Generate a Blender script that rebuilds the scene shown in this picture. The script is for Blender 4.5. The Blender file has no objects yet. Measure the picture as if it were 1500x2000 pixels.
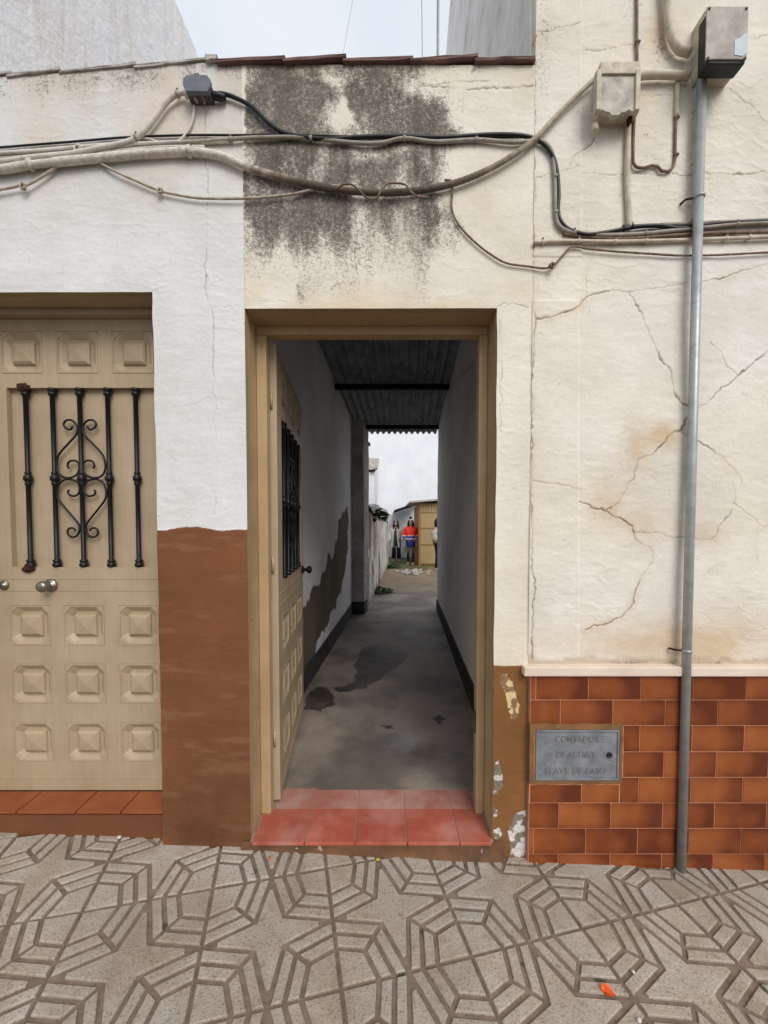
import bpy, bmesh, math, random
import numpy as np
from mathutils import Vector, Matrix, Euler

random.seed(4)
S = bpy.context.scene
COLL = S.collection

# ------------------------------------------------------------------ camera
FOC, PITCH, PCX, PCY = 770.0, math.radians(2.0), 750.0, 1056.0
CAMZ, CAMD = 1.297, 1.5
cam_d = bpy.data.cameras.new('camera')
cam = bpy.data.objects.new('camera', cam_d); COLL.objects.link(cam)
cam_d.sensor_width = 36; cam_d.lens = 36 * FOC / 2000
cam_d.shift_y = (PCY - 1000) / 2000
cam_d.clip_start = .02; cam_d.clip_end = 500
cam.location = (0, -CAMD, CAMZ)
cam.rotation_euler = (math.pi / 2 - PITCH, 0, 0)
S.camera = cam

# ------------------------------------------------------------------ world and sun (overcast)
SUN_EL, SUN_AZ = math.radians(40), math.radians(156)      # sun high behind the camera, a little to the right
w = bpy.data.worlds.new('World'); S.world = w; w.use_nodes = True
nt = w.node_tree; nt.nodes.clear()
wo = nt.nodes.new('ShaderNodeOutputWorld'); bg = nt.nodes.new('ShaderNodeBackground')
sky = nt.nodes.new('ShaderNodeTexSky'); sky.sky_type = 'NISHITA'; sky.sun_disc = False
sky.sun_elevation = SUN_EL; sky.sun_rotation = SUN_AZ; sky.air_density = 1.0; sky.dust_density = 3.0; sky.ozone_density = 1.0
tc = nt.nodes.new('ShaderNodeTexCoord'); nz = nt.nodes.new('ShaderNodeTexNoise')
nz.inputs['Scale'].default_value = 2.2; nz.inputs['Detail'].default_value = 5
rp = nt.nodes.new('ShaderNodeValToRGB')
rp.color_ramp.elements[0].position = .35; rp.color_ramp.elements[0].color = (7.6, 8.5, 9.5, 1)
rp.color_ramp.elements[1].position = .65; rp.color_ramp.elements[1].color = (9.6, 10.0, 10.5, 1)
mx = nt.nodes.new('ShaderNodeMix'); mx.data_type = 'RGBA'; mx.inputs[0].default_value = .86   # cloud deck over the clear sky
nt.links.new(tc.outputs['Generated'], nz.inputs['Vector']); nt.links.new(nz.outputs['Fac'], rp.inputs['Fac'])
nt.links.new(sky.outputs['Color'], mx.inputs[6]); nt.links.new(rp.outputs['Color'], mx.inputs[7])
nt.links.new(mx.outputs[2], bg.inputs['Color']); bg.inputs['Strength'].default_value = .066
nt.links.new(bg.outputs['Background'], wo.inputs['Surface'])
sd = bpy.data.lights.new('sun', 'SUN'); sd.energy = 1.5; sd.angle = math.radians(35); sd.color = (1, .965, .92)
sun = bpy.data.objects.new('sun', sd); COLL.objects.link(sun)
# direction towards the sun: azimuth measured clockwise from +Y
sv = Vector((math.sin(SUN_AZ) * math.cos(SUN_EL), math.cos(SUN_AZ) * math.cos(SUN_EL), math.sin(SUN_EL)))
sun.rotation_euler = sv.to_track_quat('Z', 'Y').to_euler(); sun.location = sv * 30
S.view_settings.view_transform = 'Standard'; S.view_settings.look = 'None'
S.view_settings.exposure = 0.65; S.view_settings.gamma = 1
S.render.engine = 'CYCLES'
S.cycles.samples = 128
S.cycles.max_bounces = 8; S.cycles.diffuse_bounces = 6

# ------------------------------------------------------------------ helpers
def C(r, g, b):
    def l(c):
        c /= 255.0
        return c / 12.92 if c <= .04045 else ((c + .055) / 1.055) ** 2.4
    return (l(r) * .9, l(g) * .9, l(b) * .9)

def survey(px, py, y):
    """a point measured in the photograph, placed on the real plane at depth y"""
    u = (px - PCX) / FOC; v = -(py - PCY) / FOC
    yy = math.cos(PITCH) + math.sin(PITCH) * v; zz = -math.sin(PITCH) + math.cos(PITCH) * v
    t = (y + CAMD) / yy
    return Vector((t * u, y, CAMZ + t * zz))

def to_chart(X, Z):
    """facade metres -> the chart units in which cracks and stains were measured"""
    dz = Z - CAMZ
    fw = CAMD * math.cos(PITCH) - dz * math.sin(PITCH); up = CAMD * math.sin(PITCH) + dz * math.cos(PITCH)
    return PCX + FOC * X / fw, PCY - FOC * up / fw

TAB = np.random.RandomState(7).rand(256, 256)
def vn(x, y, seed=0):
    x = x + seed * 37.17; y = y + seed * 91.7
    xi = np.floor(x).astype(int); yi = np.floor(y).astype(int); xf = x - xi; yf = y - yi
    u = xf * xf * (3 - 2 * xf); v = yf * yf * (3 - 2 * yf)
    a = TAB[yi & 255, xi & 255]; b = TAB[yi & 255, (xi + 1) & 255]
    c = TAB[(yi + 1) & 255, xi & 255]; d = TAB[(yi + 1) & 255, (xi + 1) & 255]
    return (a * (1 - u) + b * u) * (1 - v) + (c * (1 - u) + d * u) * v
def fbm(x, y, s, o=4, seed=0):
    r = 0; amp = .5; tot = 0
    for k in range(o):
        r = r + amp * vn(x * s, y * s, seed + k * 3); tot += amp; s *= 2.03; amp *= .5
    return r / tot
def sstep(a, b, x):
    t = np.clip((x - a) / (b - a), 0, 1); return t * t * (3 - 2 * t)

def tag(o, label=None, cat=None, group=None, kind=None):
    if label: o['label'] = label
    if cat: o['category'] = cat
    if group: o['group'] = group
    if kind: o['kind'] = kind
    return o
def link(o, parent=None):
    COLL.objects.link(o)
    if parent is not None:
        o.parent = parent
        if parent.type == 'EMPTY' and not parent.get('_local'):
            o.matrix_parent_inverse = Matrix.Translation(-parent.location)
    return o
def thing(name, label, cat, loc=(0, 0, 0), group=None, local=False, rz=0):
    o = bpy.data.objects.new(name, None); o.empty_display_size = .1
    COLL.objects.link(o); o.location = loc
    if local: o['_local'] = 1; o.rotation_euler = (0, 0, rz)
    return tag(o, label, cat, group)
def mesh(name, verts, faces, mats, smooth=False, midx=None):
    me = bpy.data.meshes.new(name); me.from_pydata([tuple(v) for v in verts], [], faces)
    for m in (mats if isinstance(mats, (list, tuple)) else [mats]): me.materials.append(m)
    if midx is not None: me.polygons.foreach_set('material_index', midx)
    if smooth: me.polygons.foreach_set('use_smooth', [True] * len(me.polygons))
    me.update(); return me
def ob(name, me, parent=None): return link(bpy.data.objects.new(name, me), parent)
def mk(name, verts, faces, mats, parent=None, smooth=False, midx=None):
    return ob(name, mesh(name, verts, faces, mats, smooth, midx), parent)
def bm_mesh(name, bm, m, smooth=False):
    bmesh.ops.recalc_face_normals(bm, faces=bm.faces)
    me = bpy.data.meshes.new(name); bm.to_mesh(me); bm.free()
    for q in (m if isinstance(m, (list, tuple)) else [m]): me.materials.append(q)
    if smooth: me.polygons.foreach_set('use_smooth', [True] * len(me.polygons))
    return me
def box_mesh(name, a, b, m, bev=.003, seg=2):
    bm = bmesh.new(); bmesh.ops.create_cube(bm, size=1)
    for v in bm.verts:
        v.co = Vector([a[i] + (b[i] - a[i]) * (v.co[i] + .5) for i in range(3)])
    if bev: bmesh.ops.bevel(bm, geom=list(bm.edges), offset=bev, segments=seg, affect='EDGES', profile=.6)
    return bm_mesh(name, bm, m)
def box(name, a, b, m, parent=None, bev=.003, seg=2): return ob(name, box_mesh(name, a, b, m, bev, seg), parent)
def thicken(bm, d, ax=1):
    r = bmesh.ops.extrude_face_region(bm, geom=list(bm.faces), use_keep_orig=True)
    for v in r['geom']:
        if isinstance(v, bmesh.types.BMVert): v.co[ax] -= d
def prism(name, foot, z0, z1, m, parent=None, bev=0):
    n = len(foot); z0 = z0 if hasattr(z0, '__len__') else [z0] * n; z1 = z1 if hasattr(z1, '__len__') else [z1] * n
    bm = bmesh.new()
    lo = [bm.verts.new((p[0], p[1], z0[i])) for i, p in enumerate(foot)]
    hi = [bm.verts.new((p[0], p[1], z1[i])) for i, p in enumerate(foot)]
    bm.faces.new(lo[::-1]); bm.faces.new(hi)
    for i in range(n): bm.faces.new((lo[i], lo[(i + 1) % n], hi[(i + 1) % n], hi[i]))
    if bev: bmesh.ops.bevel(bm, geom=list(bm.edges), offset=bev, segments=2, affect='EDGES')
    return ob(name, bm_mesh(name, bm, m), parent)

def catmull(pts, step):
    P = [Vector(p) for p in pts]; out = []
    P = [P[0] * 2 - P[1]] + P + [P[-1] * 2 - P[-2]]
    for i in range(1, len(P) - 2):
        a, b, c, d = P[i - 1:i + 3]; n = max(1, int((c - b).length / step))
        for k in range(n):
            t = k / n
            out.append(.5 * ((2 * b) + (c - a) * t + (2 * a - 5 * b + 4 * c - d) * t * t + (3 * b - a - 3 * c + d) * t ** 3))
    out.append(P[-2].copy()); return out
def tube_mesh(name, pts, r, m, step=.012, n=8, flat=1.0, smooth_path=True, wob=0):
    P = catmull(pts, step) if smooth_path else [Vector(p) for p in pts]
    V = []; F = []; up = Vector((0, 1, 0))
    for i, p in enumerate(P):
        t = (P[min(i + 1, len(P) - 1)] - P[max(i - 1, 0)]).normalized()
        if i == 0 and abs(t.dot(up)) > .95: up = Vector((1, 0, 0))
        s = t.cross(up)
        s = s.normalized() if s.length > 1e-5 else Vector((1, 0, 0)); nn = s.cross(t).normalized(); up = nn
        rr = (r[min(int(i / max(1, len(P) - 1) * (len(r) - 1) + .5), len(r) - 1)] if hasattr(r, '__len__') else r)
        for k in range(n):
            a = 2 * math.pi * k / n
            q = rr * (1 + (wob * (random.random() - .5) if wob else 0))
            V.append(p + s * math.cos(a) * q * flat + nn * math.sin(a) * q)
    for i in range(len(P) - 1):
        for k in range(n):
            F.append((i * n + k, i * n + (k + 1) % n, (i + 1) * n + (k + 1) % n, (i + 1) * n + k))
    F.append(tuple(range(n))[::-1]); F.append(tuple((len(P) - 1) * n + k for k in range(n)))
    return mesh(name, V, F, m, True)
def tube(name, pts, r, m, parent=None, **k): return ob(name, tube_mesh(name, pts, r, m, **k), parent)
def lathe_mesh(name, prof, m, n=14, axis='z'):
    V = []; F = []
    for (r, h) in prof:
        for k in range(n):
            a = 2 * math.pi * k / n; x, y = r * math.cos(a), r * math.sin(a)
            V.append((x, y, h) if axis == 'z' else (x, -h, y))
    for i in range(len(prof) - 1):
        for k in range(n): F.append((i * n + k, i * n + (k + 1) % n, (i + 1) * n + (k + 1) % n, (i + 1) * n + k))
    F.append(tuple(range(n))[::-1]); F.append(tuple((len(prof) - 1) * n + k for k in range(n)))
    return mesh(name, V, F, m, True)

def sheet(name, xs, zs, keep, H, COLf, STf, m, parent, to3d, skirt=.03, skirt_col=None, flip=False, dim3=None):
    X, Z = np.meshgrid(xs, zs); nz_, nx_ = X.shape
    h = H(X, Z); col = COLf(X, Z); st = STf(X, Z) if STf else np.zeros_like(X)
    P = to3d(X, Z, h).reshape(-1, 3); col = col.reshape(-1, 3); st = st.reshape(-1)
    xc = (X[:-1, :-1] + X[1:, 1:]) / 2; zc = (Z[:-1, :-1] + Z[1:, 1:]) / 2
    kp = keep(xc, zc) if keep else np.ones_like(xc, bool)
    I = np.arange(nz_ * nx_).reshape(nz_, nx_)
    a, b, c, d = I[:-1, :-1], I[:-1, 1:], I[1:, 1:], I[1:, :-1]
    Q = np.stack([a, b, c, d], -1)[kp]
    pad = np.zeros((nz_ + 1, nx_ + 1), bool); pad[1:-1, 1:-1] = kp
    core = pad[1:-1, 1:-1]
    E = [np.stack([b, a], -1)[core & ~pad[:-2, 1:-1]], np.stack([d, c], -1)[core & ~pad[2:, 1:-1]],
         np.stack([a, d], -1)[core & ~pad[1:-1, :-2]], np.stack([c, b], -1)[core & ~pad[1:-1, 2:]]]
    E = np.concatenate(E)
    used = np.unique(Q); remap = -np.ones(nz_ * nx_, int); remap[used] = np.arange(len(used))
    ev = np.unique(E); er = -np.ones(nz_ * nx_, int); er[ev] = np.arange(len(ev))
    Pb = to3d(X, Z, np.full_like(X, -skirt)).reshape(-1, 3)[ev]
    n0 = len(used); n1 = len(ev)
    V = np.concatenate([P[used], P[ev], Pb])
    sc = col[ev] if skirt_col is None else np.tile(np.array(skirt_col), (n1, 1))
    CC = np.concatenate([col[used], sc, sc]); ST = np.concatenate([st[used], np.zeros(2 * n1)])
    Q = remap[Q]
    SK = np.stack([n0 + er[E[:, 0]], n0 + er[E[:, 1]], n0 + n1 + er[E[:, 1]], n0 + n1 + er[E[:, 0]]], -1)
    F = np.concatenate([Q, SK])
    if flip: F = F[:, ::-1]
    me = bpy.data.meshes.new(name)
    me.vertices.add(len(V)); me.vertices.foreach_set('co', V.astype(np.float32).ravel())
    me.loops.add(F.size); me.loops.foreach_set('vertex_index', F.astype(np.int32).ravel())
    me.polygons.add(len(F)); me.polygons.foreach_set('loop_start', np.arange(0, F.size, 4, dtype=np.int32))
    me.polygons.foreach_set('loop_total', np.full(len(F), 4, dtype=np.int32))
    me.update(calc_edges=True)
    me.polygons.foreach_set('use_smooth', np.ones(len(F), bool))
    at = me.attributes.new('Col', 'FLOAT_COLOR', 'POINT')
    at.data.foreach_set('color', np.concatenate([CC, np.ones((len(CC), 1))], 1).astype(np.float32).ravel())
    at = me.attributes.new('stain', 'FLOAT', 'POINT'); at.data.foreach_set('value', ST.astype(np.float32))
    me.materials.append(m); me.update()
    return ob(name, me, parent)

def axis(*seg):
    """axis((a,b,step),(b,c,step)...) non-uniform grid line positions"""
    o = []
    for a, b, s in seg:
        n = max(1, int(round((b - a) / s))); o += list(np.linspace(a, b, n, endpoint=False))
    return np.array(o + [seg[-1][1]])

def crack_fields(U, V, lines, jag=2.2):
    Uw = U + (vn(U / 7, V / 7, 11) - .5) * 2 * jag + (vn(U / 22, V / 22, 12) - .5) * 3 * jag
    Vw = V + (vn(U / 7, V / 7, 13) - .5) * 2 * jag + (vn(U / 22, V / 22, 14) - .5) * 3 * jag
    cr = np.zeros_like(U); halo = np.zeros_like(U)
    for wdt, amp, pts in lines:
        for (x0, y0), (x1, y1) in zip(pts[:-1], pts[1:]):
            R = 26
            mks = (Uw > min(x0, x1) - R) & (Uw < max(x0, x1) + R) & (Vw > min(y0, y1) - R) & (Vw < max(y0, y1) + R)
            if not mks.any(): continue
            px, py = Uw[mks] - x0, Vw[mks] - y0; dx, dy = x1 - x0, y1 - y0
            t = np.clip((px * dx + py * dy) / (dx * dx + dy * dy + 1e-9), 0, 1)
            dist = np.hypot(px - t * dx, py - t * dy)
            ww = wdt * (.55 + .9 * vn(U[mks] / 16, V[mks] / 16, 15))
            cr[mks] = np.maximum(cr[mks], amp * (.35 + .75 * sstep(.3, .65, vn(U[mks] / 40, V[mks] / 40, 16))) * np.clip(1.1 - dist / (ww * .82), 0, 1))
            halo[mks] = np.maximum(halo[mks], amp * np.exp(-(dist / 9) ** 2))
    return cr, halo
def in_poly(x, y, poly):
    r = np.zeros(np.shape(x), bool); n = len(poly)
    for i in range(n):
        x0, y0 = poly[i]; x1, y1 = poly[(i + 1) % n]
        if y0 == y1: continue
        c = ((y0 > y) != (y1 > y)) & (x < (x1 - x0) * (y - y0) / (y1 - y0) + x0); r ^= c
    return r

# ------------------------------------------------------------------ materials
class N:
    def __init__(s, name):
        s.m = bpy.data.materials.new(name); s.m.use_nodes = True; s.t = s.m.node_tree
        s.b = s.t.nodes['Principled BSDF']
    def n(s, t, **k):
        q = s.t.nodes.new('ShaderNode' + t)
        for a, v in k.items(): setattr(q, a, v)
        return q
    def l(s, a, b): s.t.links.new(a, b)
    def noise(s, vec, scale, detail=6, rough=.6):
        q = s.n('TexNoise'); q.inputs['Scale'].default_value = scale; q.inputs['Detail'].default_value = detail
        q.inputs['Roughness'].default_value = rough; s.l(vec, q.inputs['Vector']); return q.outputs['Fac']
    def ramp(s, f, stops):
        q = s.n('ValToRGB'); e = q.color_ramp.elements
        while len(e) < len(stops): e.new(.5)
        for i, (p, c) in enumerate(stops):
            e[i].position = p; e[i].color = (*c, 1) if len(c) == 3 else c
        s.l(f, q.inputs['Fac']); return q.outputs['Color']
    def mix(s, f, a, b, mode='MIX'):
        q = s.n('Mix', data_type='RGBA', blend_type=mode)
        for i, v in ((0, f), (6, a), (7, b)):
            if isinstance(v, bpy.types.NodeSocket): s.l(v, q.inputs[i])
            else: q.inputs[i].default_value = v if i == 0 else (*v, 1)
        return q.outputs[2]
    def math(s, op, a, b=0):
        q = s.n('Math', operation=op)
        for i, v in enumerate((a, b)):
            if isinstance(v, bpy.types.NodeSocket): s.l(v, q.inputs[i])
            else: q.inputs[i].default_value = v
        return q.outputs[0]
    def bump(s, h, st, dist=.01, prev=None):
        q = s.n('Bump'); q.inputs['Strength'].default_value = st; q.inputs['Distance'].default_value = dist
        s.l(h, q.inputs['Height'])
        if prev is not None: s.l(prev, q.inputs['Normal'])
        s.l(q.outputs[0], s.b.inputs['Normal']); return q.outputs[0]
def g(v): return (v, v, v)

def mat(name, c1, c2=None, scale=6, rough=.8, rvar=.15, bump=.2, bscale=90, bdist=.004, metal=0, spec=.35, speck=None, local=False, rand=0):
    k = N(name)
    vec = (k.n('TexCoord').outputs['Object'] if local else k.n('NewGeometry').outputs['Position'])
    f = k.noise(vec, scale)
    c2 = c2 or tuple(v * .72 for v in c1)
    col = k.ramp(f, [(.3, c2), (.68, c1)])
    if speck:
        sp = k.noise(vec, speck[1], 3)
        col = k.mix(k.ramp(sp, [(speck[2], g(0)), (speck[2] + (speck[3] if len(speck) > 3 else .06), g(1 if len(speck) < 4 else .7))]), col, speck[0])
    if rand:
        oi = k.n('ObjectInfo').outputs['Random']
        hs = k.n('HueSaturation'); k.l(col, hs.inputs['Color'])
        k.l(k.math('ADD', k.math('MULTIPLY', oi, rand * 2), 1 - rand), hs.inputs['Value']); col = hs.outputs[0]
    k.l(col, k.b.inputs['Base Color'])
    k.l(k.ramp(f, [(.2, g(min(1, rough + rvar))), (.8, g(max(.05, rough - rvar)))]), k.b.inputs['Roughness'])
    k.b.inputs['Metallic'].default_value = metal; k.b.inputs['Specular IOR Level'].default_value = spec
    if bump: k.bump(k.noise(vec, bscale, 8, .65), bump, bdist)
    return k.m

def wall_mat(name, fine=70, bump=.35, mott=.86):
    k = N(name); vec = k.n('NewGeometry').outputs['Position']
    a = k.n('Attribute', attribute_name='Col').outputs['Color']; st = k.n('Attribute', attribute_name='stain').outputs['Fac']
    n1 = k.noise(vec, 3.1, 7); n2 = k.noise(vec, fine, 6, .7); n3 = k.noise(vec, 260, 3, .7)
    col = k.mix(1.0, a, k.ramp(n1, [(.3, (mott, mott - .02, mott - .045)), (.6, g(1))]), 'MULTIPLY')
    col = k.mix(1.0, col, k.ramp(n2, [(.3, (.93, .925, .915)), (.6, g(1))]), 'MULTIPLY')
    # grime: the stain amount is broken up into specks by two noises
    t = k.math('ADD', st, k.math('ADD', k.math('MULTIPLY', k.math('SUBTRACT', n3, .5), 1.5), k.math('MULTIPLY', k.math('SUBTRACT', n2, .5), 1.5)))
    f = k.ramp(t, [(.38, g(0)), (.60, g(.55)), (.95, g(.93))])
    dirt = k.ramp(k.noise(vec, 9, 6, .7), [(.35, C(58, 52, 47)), (.65, C(96, 86, 76))])
    col = k.mix(f, col, dirt)
    k.l(col, k.b.inputs['Base Color'])
    k.b.inputs['Roughness'].default_value = .88; k.b.inputs['Specular IOR Level'].default_value = .2
    b1 = k.bump(k.noise(vec, 22, 5, .6), bump * .5, .006); k.bump(n2, bump * 1.1, .004, b1)
    return k.m

m_wall = wall_mat('limewashed_plaster')
m_wall_in = wall_mat('passage_plaster', 40, .3, .95)
TAN = C(174, 151, 119)
def door_paint():
    k = N('tan_paint'); geo = k.n('NewGeometry').outputs['Position']
    mp = k.n('Mapping'); mp.inputs['Scale'].default_value = (14, 14, .9); k.l(geo, mp.inputs['Vector'])
    a = k.noise(geo, 5, 6); b = k.noise(mp.outputs[0], 5, 6); c = k.noise(geo, 46, 5, .7)
    col = k.ramp(a, [(.3, C(166, 145, 116)), (.66, C(180, 159, 130))])
    col = k.mix(1, col, k.ramp(b, [(.34, (.93, .925, .915)), (.55, g(1))]), 'MULTIPLY')
    col = k.mix(k.ramp(c, [(.70, g(0)), (.73, g(.8))]), col, C(206, 196, 176))
    col = k.mix(k.ramp(k.noise(geo, 31, 5, .7), [(.735, g(0)), (.76, g(.8))]), col, C(120, 78, 56))
    k.l(col, k.b.inputs['Base Color']); k.l(k.ramp(b, [(.3, g(.62)), (.7, g(.42))]), k.b.inputs['Roughness'])
    k.bump(k.noise(geo, 70, 4), .10, .002); return k.m
m_tan = door_paint()
m_tan2 = mat('tan_frame_paint', C(188, 160, 120), C(170, 142, 104), 5, .5, .12, .15, 100, .002, speck=(C(92, 60, 38), 34, .70))
m_brown = mat('brown_dado_paint', C(120, 74, 45), C(108, 65, 40), 5, .6, .1, .35, 60, .004)
m_core = mat('grey_plaster', C(196, 194, 192), C(170, 168, 166), 4, .9, .05, .3, 50)
m_iron = mat('black_iron_paint', C(20, 20, 23), C(14, 14, 16), 20, .45, .1, .15, 200, .001, spec=.3)
m_rust = mat('rust', C(74, 38, 30), C(48, 24, 20), 50, .9, .05, .6, 160)
m_brass = mat('aged_chrome', C(164, 160, 150), C(110, 104, 94), 60, .35, .12, .1, 200, .001, metal=.85)
m_glass = mat('dark_glass', C(16, 19, 22), C(10, 12, 14), 4, .5, .05, 0, spec=.12)
m_terra = mat('terracotta_glazed', C(150, 84, 48), C(132, 66, 38), 9, .4, .15, .1, 80, .002, rand=.05)
m_thr = mat('red_cement_tile', C(182, 96, 76), C(160, 76, 58), 9, .55, .18, .12, 90, .002, speck=(C(192, 140, 126), 7, .46, .32), rand=.07)
m_thr2 = mat('dusty_red_cement_tile', C(178, 120, 104), C(158, 96, 82), 8, .65, .15, .12, 90, .002, speck=(C(192, 160, 148), 7, .42, .3), rand=.07)
m_grout = mat('grout', C(176, 150, 134), C(140, 116, 102), 30, .9, .05, .3, 150)
m_copr = mat('red_clay_roof_tile', C(130, 96, 88), C(98, 80, 74), 16, .85, .1, .4, 80, rand=.08)
m_copw = mat('limed_roof_tile', C(206, 200, 192), C(120, 112, 104), 14, .9, .05, .4, 80)
m_conc_edge = mat('old_cement_step', C(122, 82, 54), C(86, 64, 46), 14, .85, .1, .6, 45, .008, speck=(C(176, 160, 140), 22, .68))
m_black = mat('black_rubber', C(28, 30, 36), C(20, 21, 25), 30, .42, .1, .1, 150, .001)
m_pvc = mat('grey_cable', C(168, 158, 146), C(138, 128, 116), 40, .6, .1, .3, 120, .002)
m_white_cable = mat('limed_cable', C(222, 214, 204), C(190, 180, 168), 30, .8, .1, .5, 90, .004)
m_dirty_cable = mat('dirty_painted_cable', C(196, 182, 164), C(150, 132, 112), 34, .8, .1, .5, 100, .004)
m_brownwire = mat('brown_wire', C(140, 116, 98), C(96, 76, 62), 60, .7, .1, .3, 150, .002)
m_zinc = mat('galvanised_steel', C(178, 179, 178), C(150, 153, 152), 26, .42, .1, .1, 60, .001, metal=.35)
m_cast = mat('cast_aluminium', C(150, 152, 156), C(112, 116, 122), 22, .5, .12, .25, 120, .002, metal=.25)
m_creambox = mat('cream_painted_box', C(212, 200, 180), C(178, 164, 146), 34, .75, .1, .4, 90, .003)
m_lid = mat('weathered_grey_lid', C(190, 180, 170), C(156, 147, 139), 22, .7, .1, .2, 90, .002)
m_blackpl = mat('black_plastic', C(30, 30, 33), C(22, 22, 24), 18, .5, .1, .1, 120, .001)
m_sticker = mat('pale_blue_sticker', C(196, 208, 214), C(182, 196, 204), 20, .6, .1, 0)
m_marble = mat('cream_marble', C(232, 214, 196), C(212, 190, 172), 7, .45, .12, .06, 60, .002)
m_darkbox = mat('grey_plastic_box', C(86, 86, 88), C(58, 56, 54), 50, .6, .1, .3, 100, .003)
m_boxlid = mat('slate_grey_box_lid', C(112, 116, 126), C(92, 96, 104), 50, .6, .1, .2, 100, .003)
m_orange = mat('orange_plastic', C(232, 96, 16), C(214, 80, 10), 60, .5, .1, .2, 200)
m_leafm = mat('weed_leaf', C(78, 110, 46), C(48, 76, 30), 40, .6, .1, .1, 80)
m_pale = mat('pale_chip', C(214, 208, 196), C(180, 172, 160), 50, .9, .05, .4, 120)
m_pole = mat('antenna_steel', C(150, 152, 156), None, 10, .5, .1, 0, metal=.6)
m_beam = mat('dark_steel_beam', C(44, 34, 32), C(30, 24, 22), 12, .8, .1, .2, 60)
m_sheetmetal = mat('corrugated_cement_sheet', C(146, 160, 166), C(112, 124, 132), 6, .65, .15, .15, 60)
m_farwhite = mat('far_white_limewash', C(238, 240, 244), C(226, 228, 234), 1.4, .9, .05, .5, 9, .03)
m_shed = mat('tan_shed_panel', C(178, 152, 110), C(162, 138, 98), 3, .6, .1, .1, 40)
m_shedf = mat('tan_shed_frame', C(160, 122, 74), C(140, 106, 64), 5, .6, .1, .1, 40)
m_dark = mat('dark_roof_underside', C(40, 38, 38), None, 4, .9, .05, 0)
m_grnd = mat('ground_earth', C(120, 108, 94), C(96, 88, 74), 1.2, .95, .03, .5, 12, .02)
m_asph = mat('asphalt', C(78, 77, 76), C(62, 61, 60), 5, .9, .05, .5, 160, .006)
m_kerb = mat('kerb_granite', C(150, 146, 140), C(122, 118, 112), 20, .85, .05, .3, 120)

def streaky(name):
    k = N(name); vec = k.n('NewGeometry').outputs['Position']
    mp = k.n('Mapping'); mp.inputs['Scale'].default_value = (3.5, 3.5, .35); k.l(vec, mp.inputs['Vector'])
    a = k.noise(mp.outputs[0], 3.0, 9, .7); b = k.noise(vec, 2.2, 9, .65); c = k.noise(vec, 14, 6, .7)
    col = k.ramp(a, [(.33, C(222, 208, 196)), (.44, C(240, 234, 230)), (.6, C(248, 248, 250))])
    col = k.mix(k.ramp(b, [(.38, g(0)), (.64, g(.75))]), col, C(244, 244, 248))
    k.l(col, k.b.inputs['Base Color']); k.b.inputs['Roughness'].default_value = .92
    b1 = k.bump(b, .35, .10); k.bump(c, .35, .03, b1)
    return k.m
m_streak = streaky('rain_streaked_limewash')
def streaky2(name):
    k = N(name); vec = k.n('NewGeometry').outputs['Position']
    mp = k.n('Mapping'); mp.inputs['Scale'].default_value = (.55, .55, .8); k.l(vec, mp.inputs['Vector'])
    a = k.noise(mp.outputs[0], 3.0, 9, .75); b = k.noise(vec, 2.2, 9, .65); c = k.noise(vec, 14, 6, .7)
    col = k.ramp(a, [(.34, C(140, 128, 118)), (.44, C(214, 206, 198)), (.6, C(242, 239, 236))])
    k.l(col, k.b.inputs['Base Color']); k.b.inputs['Roughness'].default_value = .92
    col = k.mix(k.ramp(b, [(.4, g(0)), (.62, g(.8))]), col, C(238, 236, 236)); k.l(col, k.b.inputs['Base Color']); b1 = k.bump(a, .5, .05); k.bump(c, .6, .03, b1)
    return k.m
m_streak2 = streaky2('grey_rain_streaked_wall')

def tile_mat():
    k = N('flamed_brown_wall_tile')
    tcn = k.n('TexCoord').outputs['Object']; oi = k.n('ObjectInfo').outputs['Random']
    sp = k.n('SeparateXYZ'); k.l(tcn, sp.inputs[0])
    add = k.n('VectorMath', operation='ADD'); k.l(tcn, add.inputs[0])
    cmb = k.n('CombineXYZ'); k.l(k.math('MULTIPLY', oi, 40), cmb.inputs[0]); k.l(k.math('MULTIPLY', oi, 23), cmb.inputs[2]); k.l(cmb.outputs[0], add.inputs[1])
    n1 = k.math('ADD', k.math('MULTIPLY', k.noise(add.outputs[0], 6, 2), .6), .2); n2 = k.noise(tcn, 260, 2)
    gx = k.math('MULTIPLY', sp.outputs['X'], -1.7)                   # the flame of the glaze runs left to right
    gx = k.math('ADD', gx, k.math('MULTIPLY', k.math('ABSOLUTE', sp.outputs['X']), -1.2))
    gx = k.math('ADD', gx, k.math('MULTIPLY', k.math('POWER', k.math('MULTIPLY', k.math('ABSOLUTE', sp.outputs['Z']), 20), 3), -.16))
    t = k.math('ADD', k.math('ADD', n1, gx), k.math('MULTIPLY', k.math('SUBTRACT', oi, .5), .22))
    t = k.math('ADD', t, k.math('MULTIPLY', k.math('SUBTRACT', n2, .5), .25))
    col = k.ramp(t, [(.25, C(98, 46, 25)), (.5, C(140, 74, 38)), (.78, C(168, 100, 54))])
    k.l(col, k.b.inputs['Base Color']); k.b.inputs['Roughness'].default_value = .24
    k.b.inputs['Specular IOR Level'].default_value = .4
    k.bump(k.noise(tcn, 25, 2), .05, .004)
    return k.m
m_tile = tile_mat()
m_tgrout = mat('tan_grout', C(208, 146, 110), C(178, 116, 84), 40, .9, .05, .2, 150)

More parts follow.
